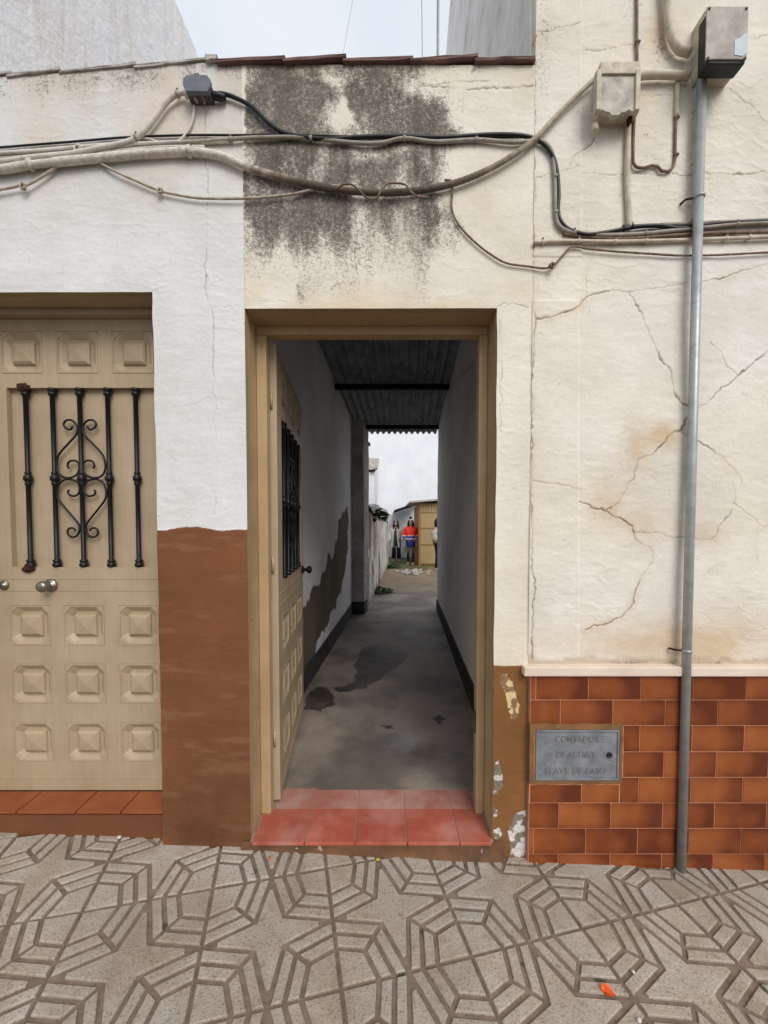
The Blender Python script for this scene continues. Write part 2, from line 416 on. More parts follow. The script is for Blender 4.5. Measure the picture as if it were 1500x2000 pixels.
def pave_mat():
    k = N('cement_paving_relief'); vec = k.n('NewGeometry').outputs['Position']; oi = k.n('ObjectInfo').outputs['Random']
    a = k.noise(vec, 4.5, 6); b = k.noise(vec, 150, 4, .8); c = k.noise(vec, 340, 2, .8)
    col = k.ramp(a, [(.32, C(162, 145, 127)), (.5, C(184, 171, 155)), (.68, C(196, 188, 177))])
    col = k.mix(k.ramp(b, [(.52, g(0)), (.64, g(.75))]), col, C(112, 99, 88))
    col = k.mix(k.ramp(c, [(.6, g(0)), (.68, g(.6))]), col, C(190, 184, 176))
    col = k.mix(k.ramp(k.noise(vec, 2.4, 7, .65), [(.45, g(0)), (.66, g(.4))]), col, C(140, 124, 108))
    col = k.mix(k.ramp(k.noise(vec, 38, 5, .75), [(.58, g(0)), (.7, g(.6))]), col, C(104, 92, 80))
    hs = k.n('HueSaturation'); k.l(col, hs.inputs['Color']); k.l(k.math('ADD', k.math('MULTIPLY', oi, .16), .94), hs.inputs['Value'])
    k.l(hs.outputs[0], k.b.inputs['Base Color']); k.b.inputs['Roughness'].default_value = .9
    k.b.inputs['Specular IOR Level'].default_value = .2
    k.bump(b, .8, .006)
    return k.m
m_pad = pave_mat()
m_groove = mat('groove_dirt', C(140, 122, 108), C(108, 92, 80), 24, .95, .03, .7, 120, .004, speck=(C(72, 74, 50), 9, .66))

# ------------------------------------------------------------------ ground, road, pavement
def pz(x): return .024 - .038 * x
gr = mk('ground', [(-80, -60, -.36), (80, -60, -.36), (80, 90, -.36), (-80, 90, -.36)], [(0, 1, 2, 3)], m_grnd); tag(gr, kind='structure')
rd = mk('road', [(-40, -7, -.1 + 1.5), (40, -7, -.1 - 1.5), (40, -1.98, -.1 - 1.5), (-40, -1.98, -.1 + 1.5)], [(0, 1, 2, 3)], m_asph); tag(rd, kind='structure')
kb = bm = None
V = []
for x in (-40, 40):
    for (y, dz) in ((-2.0, -.35), (-2.0, -.004), (-1.985, .004), (-1.86, .004), (-1.86, -.35)): V.append((x, y, pz(x) + dz))
kb = mk('kerb', V, [(i, i + 1, i + 6, i + 5) for i in range(4)], m_kerb); tag(kb, kind='structure')
pv = mk('pavement', [(-9, -1.87, pz(-9) - .016), (9, -1.87, pz(9) - .016), (9, .2, pz(9) - .016), (-9, .2, pz(-9) - .016)], [(0, 1, 2, 3)], m_groove); tag(pv, kind='structure')

def slab_mesh():
    a = .3916; gw = .0134; V = []; F = []; MI = []
    def ed(p, q, d):
        on = (abs(abs(p.x) - a / 2) < 1e-5 and abs(p.x - q.x) < 1e-5) or (abs(abs(p.y) - a / 2) < 1e-5 and abs(p.y - q.y) < 1e-5)
        return d - gw / 2 + .0056 if on else d           # slab joints are narrower than the moulded grooves
    def inset(poly, d):
        n = len(poly); out = []
        for i in range(n):
            p0, p1, p2 = Vector(poly[i - 1]), Vector(poly[i]), Vector(poly[(i + 1) % n])
            e1 = (p1 - p0).normalized(); e2 = (p2 - p1).normalized()
            n1 = Vector((-e1.y, e1.x)); n2 = Vector((-e2.y, e2.x)); d1 = ed(p0, p1, d); d2 = ed(p1, p2, d)
            det = n1.x * n2.y - n1.y * n2.x
            if abs(det) < .12: out.append(p1 + n1 * d1); continue
            out.append(p1 + Vector(((d1 * n2.y - d2 * n1.y) / det, (n1.x * d2 - n2.x * d1) / det)))
        return out
    def pad(poly, d=gw / 2):
        ar = sum(poly[i][0] * poly[(i + 1) % len(poly)][1] - poly[(i + 1) % len(poly)][0] * poly[i][1] for i in range(len(poly)))
        if ar < 0: poly = poly[::-1]
        lo = inset(poly, d); mid = inset(poly, d + .0006); hi = inset(poly, d + .0026); n = len(poly); o = len(V)
        for q, z in ((lo, -.0075), (mid, -.0018), (hi, 0)): V.extend([(p.x, p.y, z) for p in q])
        for r in range(2):
            for i in range(n): F.append((o + r * n + i, o + r * n + (i + 1) % n, o + (r + 1) * n + (i + 1) % n, o + (r + 1) * n + i)); MI.append(0)
        F.append(tuple(o + 2 * n + i for i in range(n))); MI.append(0)
    h = a / 2; dv = .385 * a
    for sx in (1, -1):
        for sy in (1, -1):
            def T(p): return (-sx * h + sx * p[0], -sy * h + sy * p[1])
            for mir in (0, 1):
                def U(p): return T((p[1], p[0])) if mir else T(p)
                for s0, s1 in ((.55, .78), (.78, 1.0)):
                    pad([U((h * s0, 0)), U((h * s1, 0)), U((dv * s1, dv * s1)), U((dv * s0, dv * s0))])
            s = .55; pad([T((0, 0)), T((h * s, 0)), T((dv * s, dv * s)), T((0, h * s))])
    star = []; q = h - dv
    for (tx, ty), (cx, cy) in zip(((h, 0), (0, h), (-h, 0), (0, -h)), ((q, q), (-q, q), (-q, -q), (q, -q))): star += [(tx, ty), (cx, cy)]
    # trim the needle tips of the star
    st2 = []
    for i, p in enumerate(star):
        if i % 2 == 0:
            pr, nx_ = Vector(star[i - 1]), Vector(star[(i + 1) % 8]); p = Vector(p)
            st2 += [tuple(p.lerp(pr, .25)), tuple(p.lerp(nx_, .25))]
        else: st2.append(p)
    pad(st2, gw / 2)
    o = len(V); e = h - .0002
    for (x, y) in ((-e, -e), (e, -e), (e, e), (-e, e)): V.append((x, y, -.006))
    for (x, y) in ((-e, -e), (e, -e), (e, e), (-e, e)): V.append((x, y, -.02))
    F.append((o, o + 1, o + 2, o + 3)); MI.append(1)
    for i in range(4): F.append((o + i, o + (i + 1) % 4, o + 4 + (i + 1) % 4, o + 4 + i)); MI.append(1)
    return mesh('paving_slab', V, F, [m_pad, m_groove], False, MI)
SM = slab_mesh()
ang = math.radians(14.2); a_ = .3916; O = Vector((-.973, -.272)); e1 = Vector((math.cos(ang), math.sin(ang))); e2 = Vector((-e1.y, e1.x))
tilt = math.atan(.038)
for i in range(-9, 14):
    for j in range(-6, 4):
        c = O + e1 * a_ * (i + .5) + e2 * a_ * (j + .5)
        if not (-3.3 < c.x < 3.3 and -1.75 < c.y < .2): continue
        o = ob('paving_slab', SM, pv)
        o.rotation_mode = 'QUATERNION'
        o.rotation_quaternion = Euler((random.uniform(-.003, .003), tilt + random.uniform(-.003, .003), 0)).to_quaternion() @ Euler((0, 0, ang)).to_quaternion()
        o.location = (c.x, c.y, pz(c.x) + random.uniform(-.0012, .0012))

# ------------------------------------------------------------------ facade walls
XS, XJ = -.520, .553               # paint split / joint with the tall house
LDOOR_R, LDOOR_T = -.863, 2.171
GL, GR, GT = -.520, .4225, 2.112
WHITE = np.array(C(227, 226, 224)); CREAM = np.array(C(234, 226, 211)); CREAM2 = np.array(C(236, 228, 214))
BROWN = np.array(C(124, 80, 52)); BROWN2 = np.array(C(134, 92, 54))

def ridge(X, Z, s, seed): return 1 - np.abs(2 * fbm(X, Z, s, 4, seed) - 1)
def base_relief(X, Z, amp=1.0, seed=0):
    wx = X + .05 * (fbm(X, Z, 6, 2, seed + 40) - .5)
    return amp * (.010 * (fbm(wx, Z, 2.6, 3, seed) - .5) + .0032 * (fbm(X * .7, Z * 1.5, 26, 4, seed + 5) - .5) + .0014 * (np.clip(ridge(X * .8, Z * 1.7, 13, seed + 9), .82, 1) - .82) / .18 * sstep(.35, .7, fbm(X, Z, 3, 3, seed + 30)))

LW_CR = [(1.5, .8, [(402, 200), (403, 330), (405, 370), (402, 420), (405, 470), (402, 530), (405, 570), (412, 600), (417, 640), (416, 700), (416, 770), (420, 800)]),
         (1.4, .6, [(320, 797), (360, 795), (395, 783), (415, 777)]), (1.2, .5, [(415, 600), (440, 602), (480, 595)]), (1.3, .55, [(297, 570), (312, 562), (330, 556)]),
         (1.0, .4, [(418, 800), (421, 900), (419, 1010)])]
def top_left(X): return np.interp(X, [-4, -1.4, -.65, -.5], [2.78, 2.94, 2.992, 2.982])
def warp(ztopf):
    def f(X, Z, h):
        Z2 = np.where(Z > 2.6, 2.6 + (Z - 2.6) * (ztopf(X) - 2.6) / .4, Z)
        return np.stack([X, -h, Z2], -1)
    return f
def LH(X, Z):
    U, V = to_chart(X, Z); cr, halo = crack_fields(U, V, LW_CR)
    edge = .0012 * (Z < 1.289 + .004 * (vn(X * 30, Z * 0, 3) - .5))
    return base_relief(X, Z, .6, 1) - .0035 * cr + .0008 * halo + edge
def LC(X, Z):
    U, V = to_chart(X, Z); cr, halo = crack_fields(U, V, LW_CR)
    d = sstep(1.2885, 1.2915, Z + .008 * (fbm(X, Z, 40, 3, 8) - .5) + .016 * (vn(X * 9, Z * 0, 9) - .5))[..., None]
    wt = WHITE * (1 - .07 * sstep(.45, .7, fbm(X, Z, 1.6, 3, 21)) * sstep(2.2, 2.6, Z))[..., None]
    pink = np.array(C(216, 202, 188)); k = (.85 * sstep(.38, .68, fbm(X * 2, Z * .8, 2.2, 4, 33)) * sstep(2.35, 2.75, Z))[..., None]
    wt = wt * (1 - k) + pink * k
    br = BROWN * (1 + .34 * (fbm(X, Z, 3, 5, 17) - .5) + .16 * (fbm(X * .4, Z * 3, 9, 4, 18) - .5))[..., None]
    col = br * (1 - d) + wt * d
    col = col * (1 - .45 * np.clip(cr, 0, 1) * (Z > 1.29))[..., None]
    low = (sstep(.42, .03, Z - pz(X)) * .55 * fbm(X, Z, 9, 4, 29))[..., None]
    sc = (.30 * sstep(.60, .72, fbm(X * .5, Z * 2.2, 14, 5, 36)) * (Z < 1.28))[..., None]
    col = col * (1 - sc) + np.array(C(150, 112, 82)) * sc
    return col * (1 - low)
def LS(X, Z):
    U, V = to_chart(X, Z); tz = top_left(X)
    t = sstep(.16, .0, (tz - Z)) * .5 * fbm(X * 1, Z * .4, 7, 3, 61) * 1.6
    drip = sstep(.6, .75, fbm(X, Z * .12, 9, 3, 62)) * sstep(.5, .05, tz - Z) * .28
    chips = .75 * sstep(.72, .78, fbm(X, Z, 24, 3, 66)) * sstep(.12, .03, Z - pz(X))
    under = .42 * np.exp(-((V - 300) / 60) ** 2) * sstep(.5, .72, fbm(X, Z, 6, 3, 68)) * (U > 240)
    return t + drip + chips + under * .5
def lwobx(X, Z): return .0035 * (vn(Z * 16, X * 0 + 1, 5) - .5)
white_house = thing('house', 'low white house with brown dado and closed tan door on the left', 'house', (-1.3, 0, 0))
xsL = axis((-4.0, -1.685, .03), (-1.685, LDOOR_R, .003), (LDOOR_R, XS, .003)); zsL = axis((-.2, .1, .01), (.1, LDOOR_T, .003), (LDOOR_T, 2.6, .003), (2.6, 3.0, .003))
LD_L = -1.685
def lkeep(x, z): return ~((x < LDOOR_R) & (x > LD_L) & (z < LDOOR_T))
def wob3(ztopf, xe):
    wf = warp(ztopf)
    def f(X, Z, h):
        P = wf(X, Z, h)
        for e in xe: P[..., 0] += np.exp(-((X - e) / .02) ** 2) * .006 * (vn(Z * 14, X * 0, 5) - .5)
        return P
    return f
sheet('wall', xsL, zsL, lkeep, LH, LC, LS, m_wall, white_house, wob3(top_left, [LDOOR_R, ]), skirt=.03, skirt_col=TAN)

MID_CR = [(1.6, .9, [(620, 158), (680, 155), (750, 163), (840, 160), (920, 168), (1000, 165), (1040, 160)]),
          (1.4, .7, [(780, 152), (850, 158), (880, 152), (960, 150)]), (1.3, .6, [(480, 592), (510, 588), (560, 589)]), (1.3, .7, [(972, 600), (985, 590), (1040, 601)]),
          (1.3, .6, [(975, 625), (978, 720), (976, 860)])]
BL = [(520, 220, 55, 75, 1.0), (575, 180, 40, 30, .6), (545, 330, 70, 60, .9), (580, 390, 80, 40, .8), (705, 200, 40, 45, .75), (795, 205, 55, 40, .85), (830, 235, 40, 30, .6), (720, 240, 60, 30, .7),
      (510, 390, 40, 60, .8), (640, 320, 80, 40, .45), (760, 310, 80, 35, .35), (850, 330, 40, 60, .45), (590, 470, 50, 60, .35), (710, 440, 130, 70, .36), (850, 430, 45, 70, .38), (590, 575, 40, 30, .40), (690, 560, 90, 60, .16), (520, 500, 40, 80, .3),
      (640, 165, 120, 16, .35), (640, 195, 18, 60, -.55), (660, 245, 30, 25, -.3), (780, 290, 90, 14, -.25), (600, 300, 60, 10, -.2)]
def MS(X, Z):
    U, V = to_chart(X, Z)
    Uw = U + 130 * (fbm(X, Z, 6, 5, 71) - .5); Vw = V + 110 * (fbm(X, Z, 6, 5, 72) - .5)
    s = np.zeros_like(U)
    for x, y, sx, sy, a in BL: s += a * np.exp(-((Uw - x) / sx) ** 2 - ((Vw - y) / sy) ** 2)
    s += .24 * sstep(480, 330, Vw) * sstep(930, 780, Uw) + .22 * sstep(660, 400, Vw) * sstep(960, 780, Uw)
    s = np.clip(s, 0, 1.0)
    s *= .62 + .8 * fbm(X * 1.3, Z * .8, 10, 5, 73)
    s -= .22 * sstep(.50, .68, fbm(X, Z * .7, 9, 5, 74)) + .10 * sstep(.55, .7, fbm(X * 2, Z * .4, 8, 4, 79))
    s *= .60 + .75 * fbm(X * 3, Z * .35, 9, 5, 77)
    s = np.clip(s, 0, .82)
    s = np.maximum(s, (.30 * sstep(650, 440, V) + .06) * sstep(930, 800, Uw) * (V > 330) * (.55 + .8 * fbm(X * 3, Z * .3, 8, 4, 78)) * sstep(466, 476, U) * (Z > 2.05))
    s += .10 * sstep(620, 480, V) * sstep(900, 800, U) * (U < 900)
    s *= sstep(465, 474, U + 8 * (vn(X * 50, Z * 50, 4) - .5) + (600 - V) * -.02)
    s *= (Z > 2.05)
    tz = 2.982
    s += .35 * sstep(.05, .0, tz - Z) * fbm(X, Z * .5, 14, 3, 75)
    s += .12 * sstep(.55, .7, fbm(X * 2.5, Z * .35, 6, 4, 76)) * (U > 470)
    return np.clip(s, 0, 1.05)
PEELS = [[(992, 1316), (1001, 1330), (1010, 1355), (1015, 1380), (1013, 1400), (998, 1402), (992, 1380), (986, 1350), (978, 1335), (980, 1318)],
         [(967, 1490), (974, 1485), (982, 1515), (982, 1535), (972, 1552), (964, 1552)], [(966, 1575), (970, 1575), (971, 1597), (964, 1597)],
         [(1003, 1595), (1014, 1585), (1031, 1580), (1031, 1672), (997, 1672), (996, 1640), (993, 1625)], [(966, 1620), (976, 1617), (980, 1630), (974, 1640), (966, 1636)]]
def peel(X, Z):
    U, V = to_chart(X, Z); r = np.zeros_like(U)
    Uw = U + 7 * (fbm(X, Z, 60, 3, 81) - .5); Vw = V + 7 * (fbm(X, Z, 60, 3, 82) - .5)
    for p in PEELS: r = np.maximum(r, in_poly(Uw, Vw, p) * 1.0)
    return r
def MH(X, Z):
    U, V = to_chart(X, Z); cr, halo = crack_fields(U, V, MID_CR)
    p = peel(X, Z)
    return base_relief(X, Z, .6, 2) - .004 * cr - p * (.0035 - .007 * (fbm(X, Z, 70, 3, 83) - .5)) + .001 * (Z < .7634)
def MC(X, Z):
    U, V = to_chart(X, Z); cr, halo = crack_fields(U, V, MID_CR)
    warmth = sstep(.35, .65, fbm(X, Z, 2, 3, 41))[..., None]
    top = CREAM2 * (1 - .5 * warmth) + np.array(C(224, 210, 184)) * .5 * warmth
    k = (sstep(.17, .0, Z - GT) * .45 * sstep(.3, .6, fbm(X, Z, 5, 3, 44)) * (Z > 2.0))[..., None]
    top = top * (1 - k) + np.array(C(222, 196, 152)) * k
    lw = sstep(466, 474, U)[..., None]; top = WHITE * (1 - lw) + top * lw
    d = sstep(.762, .765, Z + .006 * (fbm(X, Z, 40, 3, 45) - .5))[..., None]
    br = BROWN2 * (1 + .25 * (fbm(X, Z, 5, 4, 46) - .5))[..., None]
    dk = (sstep(.16, .02, Z) * .35)[..., None]
    br = br * (1 - dk) + np.array(C(92, 72, 52)) * dk
    col = br * (1 - d) + top * d
    p = peel(X, Z)
    n = fbm(X, Z, 45, 4, 84)
    pc = np.where((n > .5)[..., None], np.array(C(226, 200, 150)), np.array(C(150, 118, 88)))
    pc2 = np.where((n > .5)[..., None], np.array(C(214, 206, 200)), np.array(C(130, 122, 108)))
    pc = np.where((Z > .4)[..., None], pc, pc2)
    col = np.where((p > .5)[..., None], pc, col)
    return col * (1 - .5 * np.clip(cr, 0, 1))[..., None]
gateway = thing('gateway', 'street gateway with black damp stain above an open passage door', 'gateway', (-.05, 0, 0))
xsM = axis((XS, GR, .003), (GR, XJ, .0027)); zsM = axis((-.2, 0, .01), (0, GT, .003), (GT, 2.6, .003), (2.6, 3.0, .003))
def top_mid(X): return np.full_like(X, 2.982)
sheet('wall', xsM, zsM, lambda x, z: ~((x < GR) & (z < GT)), MH, MC, MS, m_wall, gateway, wob3(top_mid, [GR]), skirt=.03, skirt_col=TAN)

# tall house on the right
R_CR = [(2.0, 1.0, [(1046, 60), (1041, 110), (1043, 170), (1040, 260), (1042, 330), (1041, 420), (1040, 540), (1042, 600), (1045, 625), (1042, 660), (1038, 740), (1038, 850), (1037, 950), (1038, 1060), (1040, 1120), (1043, 1145), (1038, 1190), (1037, 1290)]),
        (2.4, 1, [(1045, 629), (1090, 617), (1130, 600), (1150, 580)]), (1.8, .8, [(1150, 580), (1185, 567), (1240, 569), (1300, 561), (1350, 553), (1420, 540), (1500, 515), (1560, 500)]),
        (2.0, .85, [(1228, 570), (1250, 610), (1270, 655), (1290, 700), (1310, 725), (1315, 765), (1328, 790), (1345, 803)]),
        (2.0, .85, [(1345, 803), (1360, 800), (1400, 765), (1440, 735), (1475, 705), (1520, 670)]), (3.6, 1, [(1340, 796), (1345, 806)]),
        (3.0, 1, [(1345, 803), (1340, 820), (1330, 840)]), (2.2, .9, [(1330, 840), (1310, 845), (1295, 865), (1270, 885), (1245, 900), (1235, 935), (1215, 960), (1200, 985), (1187, 1000)]),
        (2.8, 1, [(1325, 842), (1345, 858)]), (1.7, .8, [(1345, 858), (1370, 868), (1390, 880), (1410, 895), (1430, 915), (1447, 945)]),
        (1.9, .85, [(1130, 980), (1160, 993), (1187, 1001), (1220, 1018), (1233, 1030), (1240, 1050), (1255, 1063), (1270, 1068), (1278, 1090), (1260, 1120), (1245, 1145), (1235, 1180), (1215, 1205), (1170, 1222), (1145, 1232)]),
        (2.4, .95, [(1037, 940), (1065, 943), (1090, 945), (1110, 950), (1130, 957)]),
        (1.7, .75, [(1430, 940), (1437, 965), (1435, 985), (1455, 1000), (1475, 1015), (1490, 1030), (1520, 1015)]), (1.6, .7, [(1428, 995), (1412, 1020), (1395, 1050), (1380, 1058)]),
        (1.3, .5, [(1235, 1040), (1275, 1040), (1320, 1050), (1390, 1056)]), (1.3, .5, [(1480, 1035), (1478, 1065), (1480, 1100)]), (1.3, .55, [(1372, 1125), (1390, 1110), (1415, 1100)]),
        (1.2, .5, [(1137, 97), (1180, 95), (1245, 85)]), (1.4, .6, [(1135, 340), (1220, 340), (1360, 342), (1540, 338)]), (1.5, .7, [(1113, 325), (1120, 308), (1145, 290), (1165, 268)]), (1.5, .6, [(1045, 348), (1090, 335), (1135, 325)]),
        (1.1, .4, [(1150, 575), (1143, 540), (1150, 510), (1160, 490)]), (1.4, .6, [(1435, 160), (1462, 172), (1488, 158)]), (1.1, .5, [(1425, 172), (1470, 210), (1490, 238), (1540, 250)]),
        (1.3, .6, [(1045, 60), (1065, 62), (1100, 55), (1135, 42)]), (1.2, .45, [(1210, 375), (1205, 420), (1210, 440)]), (1.2, .45, [(1440, 735), (1420, 715), (1405, 690), (1385, 665)]),
        (1.2, .5, [(1285, 95), (1300, 115), (1330, 108)]), (1.1, .4, [(1245, 188), (1270, 190), (1310, 186)]), (1.4, .5, [(1430, 60), (1455, 55), (1475, 75), (1510, 60)])]
def RH(X, Z):
    U, V = to_chart(X, Z); cr, halo = crack_fields(U, V, R_CR)
    pil = .0045 * sstep(1132, 1127, U + 3 * (vn(X * 20, Z * 20, 6) - .5)) * (Z < 2.14) * (Z > .7)
    pil += .003 * sstep(1138, 1134, U) * (Z > 2.3)
    bulge = .012 * np.exp(-((U - 1300) / 130) ** 2 - ((V - 880) / 150) ** 2)
    # plaster plates between the cracks sit at slightly different levels
    plate = .004 * (fbm(X, Z, 3.1, 2, 51) - .5)
    lip = .0022 * halo * (fbm(X, Z, 11, 2, 52) - .25)
    ragged = -.006 * sstep(.805, .775, Z + .03 * (fbm(X, Z, 25, 3, 53) - .5))
    return base_relief(X, Z, .85, 3) + pil + bulge + plate + lip - .0065 * cr + ragged
def RC(X, Z):
    U, V = to_chart(X, Z); cr, halo = crack_fields(U, V, R_CR)
    w1 = sstep(.35, .7, fbm(X, Z, 1.5, 4, 54))[..., None]
    col = CREAM * (1 - w1) + np.array(C(235, 230, 221)) * w1
    ochre = sum(a * np.exp(-((U - x) / sx) ** 2 - ((V - y) / sy) ** 2) for x, y, sx, sy, a in
                ((1290, 850, 30, 25, .7), (1240, 880, 30, 50, .5), (1255, 1020, 60, 40, .4), (1370, 1045, 50, 25, .45), (1300, 1260, 240, 40, .55), (1180, 980, 30, 50, .35), (1290, 70, 25, 45, .5), (1400, 1240, 160, 60, .3), (1210, 210, 60, 90, .3)))
    ochre = np.clip(ochre * (.5 + fbm(X, Z, 9, 4, 55)) + .28 * halo * sstep(.4, .75, fbm(X, Z, 5, 3, 56)), 0, .7)[..., None]
    col = col * (1 - ochre) + np.array(C(206, 172, 128)) * ochre
    rag = (.55 * sstep(.797, .775, Z + .03 * (fbm(X, Z, 25, 3, 53) - .5)))[..., None]
    col = col * (1 - rag) + np.array(C(170, 140, 104)) * rag
    k = (.66 * np.clip(cr * 1.1, 0, 1))[..., None]
    return col * (1 - k) + np.array(C(96, 74, 58)) * k
def RS(X, Z):
    U, V = to_chart(X, Z)
    s = .5 * np.exp(-((U - 1060) / 26) ** 2) * sstep(330, 60, V) * fbm(X, Z, 9, 4, 57)
    s += .55 * np.exp(-((U - 1290) / 18) ** 2 - ((V - 90) / 30) ** 2) * fbm(X, Z, 20, 4, 58)
    s += .10 * sstep(.58, .8, fbm(X, Z, 14, 4, 59))
    s += .35 * sstep(.79, .772, Z) * sstep(.45, .6, fbm(X, Z, 10, 3, 60))
    s += .10 * sstep(.40, .7, fbm(X, Z, 3.5, 5, 63)) * sstep(1.0, 2.4, Z) + .09 * sstep(.44, .7, fbm(X * 3, Z * .4, 4, 5, 64)) + .05
    return s
tall = thing('house', 'tall cracked cream house with brown tiled dado on the right', 'house', (1.4, 0, 0))
xsR = axis((XJ, 1.56, .0028), (1.56, 4.5, .025)); zsR = axis((-.3, .7, .03), (.7, 3.15, .003), (3.15, 6.9, .03))
sheet('wall', xsR, zsR, None, RH, RC, RS, m_wall, tall, lambda X, Z, h: np.stack([X, -h, Z], -1), skirt=.03)

# ------------------------------------------------------------------ bodies behind the facade
K = .0565
def XL(y): return -.675 + K * y
def XR(y): return .541 + K * y
Y0, Y1 = .28, 4.28                # passage from back of the street wall to the courtyard
FZ = .08
DY = .148                          # depth of the closed door leaf
# left house: reveals, body
box('wall_body', (LDOOR_R + .004, .02, -.2), (-.57, .27, 2.9), m_tan, white_house, 0)
box('wall_body', (-4, .02, LDOOR_T + .004), (-.57, .27, 2.9), m_tan, white_house, 0)
box('wall_body', (-4, .02, -.2), (LD_L - .004, .27, 2.16), m_tan, white_house, 0)
prism('rear_body', [(-1.9, .275), (XL(.275) - .02, .275), (XL(4.0) - .02, 4.0), (-1.7, 4.0)], -.3, [2.86, 2.86, 2.7, 2.7], m_core, white_house)
# gateway reveals
box('reveal', (-.56, .012, -.1), (GL - .002, .17, 2.9), m_tan2, gateway, 0)
box('reveal', (GR + .002, .012, -.1), (.545, .17, 2.9), m_tan2, gateway, 0)
box('reveal', (GL - .0015, .012, GT + .002), (GR + .0015, .17, 2.9), m_tan2, gateway, 0)
box('lintel', (-.565, .175, 2.30), (.55, .285, 2.93), m_core, gateway, 0)
box('wall_body', (.44, .175, -.1), (.549, .285, 2.298), m_core, gateway, 0)
box('wall_body', (-.69, .175, -.1), (-.545, .285, 2.298), m_core, gateway, 0)
# tall house: passage side and upper side wall
prism('house_body', [(XJ + .006, .02), (4.5, .02), (4.5, 4.2), (XR(4.25) + .03, 4.25)], -.3, 6.85, m_streak2, tall)
prism('upper_side_wall', [(XR(.03), .03), (XR(4.27), 4.27), (XR(4.27) + .025, 4.27), (XR(.03) + .025, .03)], 2.99, 6.88, m_streak2, tall)

# passage walls as dense sheets
def left_ray(px, py):
    u = (px - PCX) / FOC; v = -(py - PCY) / FOC
    yy = math.cos(PITCH) + math.sin(PITCH) * v; zz = -math.sin(PITCH) + math.cos(PITCH) * v
    t = (-.675 - K * CAMD) / (u - K * yy)
    return (t * yy - CAMD, CAMZ + t * zz)
PATCH = [left_ray(*q) for q in [(679, 986), (681, 1010), (680, 1070), (675, 1112), (669, 1140), (655, 1185), (640, 1222), (620, 1260), (603, 1320), (580, 1350), (560, 1200), (592, 1185), (605, 1178), (615, 1150), (630, 1122), (637, 1108), (640, 1080), (648, 1090), (653, 1075), (660, 1045), (662, 1015), (672, 1000)]]
def patch(Y, Z):
    return in_poly(Y + .16 * (fbm(Y, Z, 6, 4, 91) - .5), Z + .16 * (fbm(Y, Z, 6, 4, 92) - .5), PATCH) * 1.0
def PLH(Y, Z): return .012 * (fbm(Y, Z, 2, 4, 93) - .5) + .004 * (fbm(Y, Z, 14, 3, 94) - .5) - .006 * patch(Y, Z)
def PLC(Y, Z):
    p = patch(Y, Z)[..., None]
    c = 1.1 * np.array(C(240, 239, 239)) * (1 - .14 * sstep(.45, .7, fbm(Y, Z, 1.8, 4, 95)))[..., None]
    q = np.array(C(112, 100, 86)) * (.7 + .6 * fbm(Y, Z, 5, 4, 96))[..., None]
    return c * (1 - p) + q * p
def PLS(Y, Z): return .16 * sstep(.5, .75, fbm(Y * .6, Z, 1.6, 4, 97)) + .25 * sstep(.6, .2, Z) * fbm(Y, Z, 5, 3, 98)
sheet('passage_wall', axis((Y0, Y1, .014)), axis((-.05, 2.92, .014)), None, PLH, PLC, PLS, m_wall_in, white_house,
      lambda Y, Z, h: np.stack([XL(Y) + h, Y, Z], -1), skirt=.018)
def PRH(Y, Z): return .018 * (fbm(Y, Z, 1.6, 4, 101) - .5) + .004 * (fbm(Y, Z, 14, 3, 102) - .5)
def PRC(Y, Z):
    c = 1.1 * np.array(C(240, 239, 241)) * (1 - .14 * sstep(.42, .68, fbm(Y, Z * 1.3, 1.7, 4, 103)))[..., None]
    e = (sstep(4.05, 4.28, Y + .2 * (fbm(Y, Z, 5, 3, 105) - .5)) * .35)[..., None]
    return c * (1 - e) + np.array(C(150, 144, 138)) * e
def PRS(Y, Z): return .16 * sstep(.48, .7, fbm(Y * .7, Z, 1.9, 5, 104)) + .4 * np.exp(-((Z - 2.35 - .25 * (Y - 1)) / .03) ** 2) * (Y < 3) * .8
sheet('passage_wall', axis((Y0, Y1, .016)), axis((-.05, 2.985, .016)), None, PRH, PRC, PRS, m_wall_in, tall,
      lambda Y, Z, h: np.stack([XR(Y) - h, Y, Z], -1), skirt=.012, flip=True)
m_skirt = mat('dark_grey_skirting', C(62, 60, 60), C(40, 38, 38), 9, .8, .1, .5, 40, .01, speck=(C(130, 124, 118), 16, .70))
prism('skirting', [(XL(Y0 + .01) - .01, Y0 + .01), (XL(Y0 + .01) + .014, Y0 + .01), (XL(4.0) + .014, 4.0), (XL(4.0) - .01, 4.0)], .05, .235, m_skirt, white_house, .003)
prism('skirting', [(XR(Y0 + .01) + .01, Y0 + .01), (XR(4.26) + .01, 4.26), (XR(4.26) - .014, 4.26), (XR(Y0 + .01) - .014, Y0 + .01)], .05, .235, m_skirt, tall, .003)
pil = thing('pillar', 'grey white plaster pillar at the far left end of the passage', 'pillar', (XL(4.1) + .08, 4.1, FZ))
def pillar_sheet():
    n = 40; V = []; F = []; prof = [(XL(3.98) - .01, 3.985), (XL(3.98) + .165, 3.985), (XL(4.3) + .205, 4.30), (XL(4.3) - .01, 4.30)]
    for i in range(n + 1):
        z = .02 + 2.83 * i / n
        for j, (x, y) in enumerate(prof):
            o = .018 * (float(vn(np.array(z * 5.0), np.array(j * 3.1), 8)) - .5)
            V.append((x + (o if j in (1, 2) else 0), y, z))
    for i in range(n):
        for j in range(4): F.append((i * 4 + j, i * 4 + (j + 1) % 4, i * 4 + 4 + (j + 1) % 4, i * 4 + 4 + j))
    F.append(tuple(n * 4 + j for j in range(4)))
    return V, F
m_pil = mat('pillar_plaster', C(196, 192, 190), C(150, 142, 136), 3.5, .9, .05, .5, 26, .01, speck=(C(104, 88, 74), 7, .67))
mk('shaft', *pillar_sheet(), m_pil, pil)
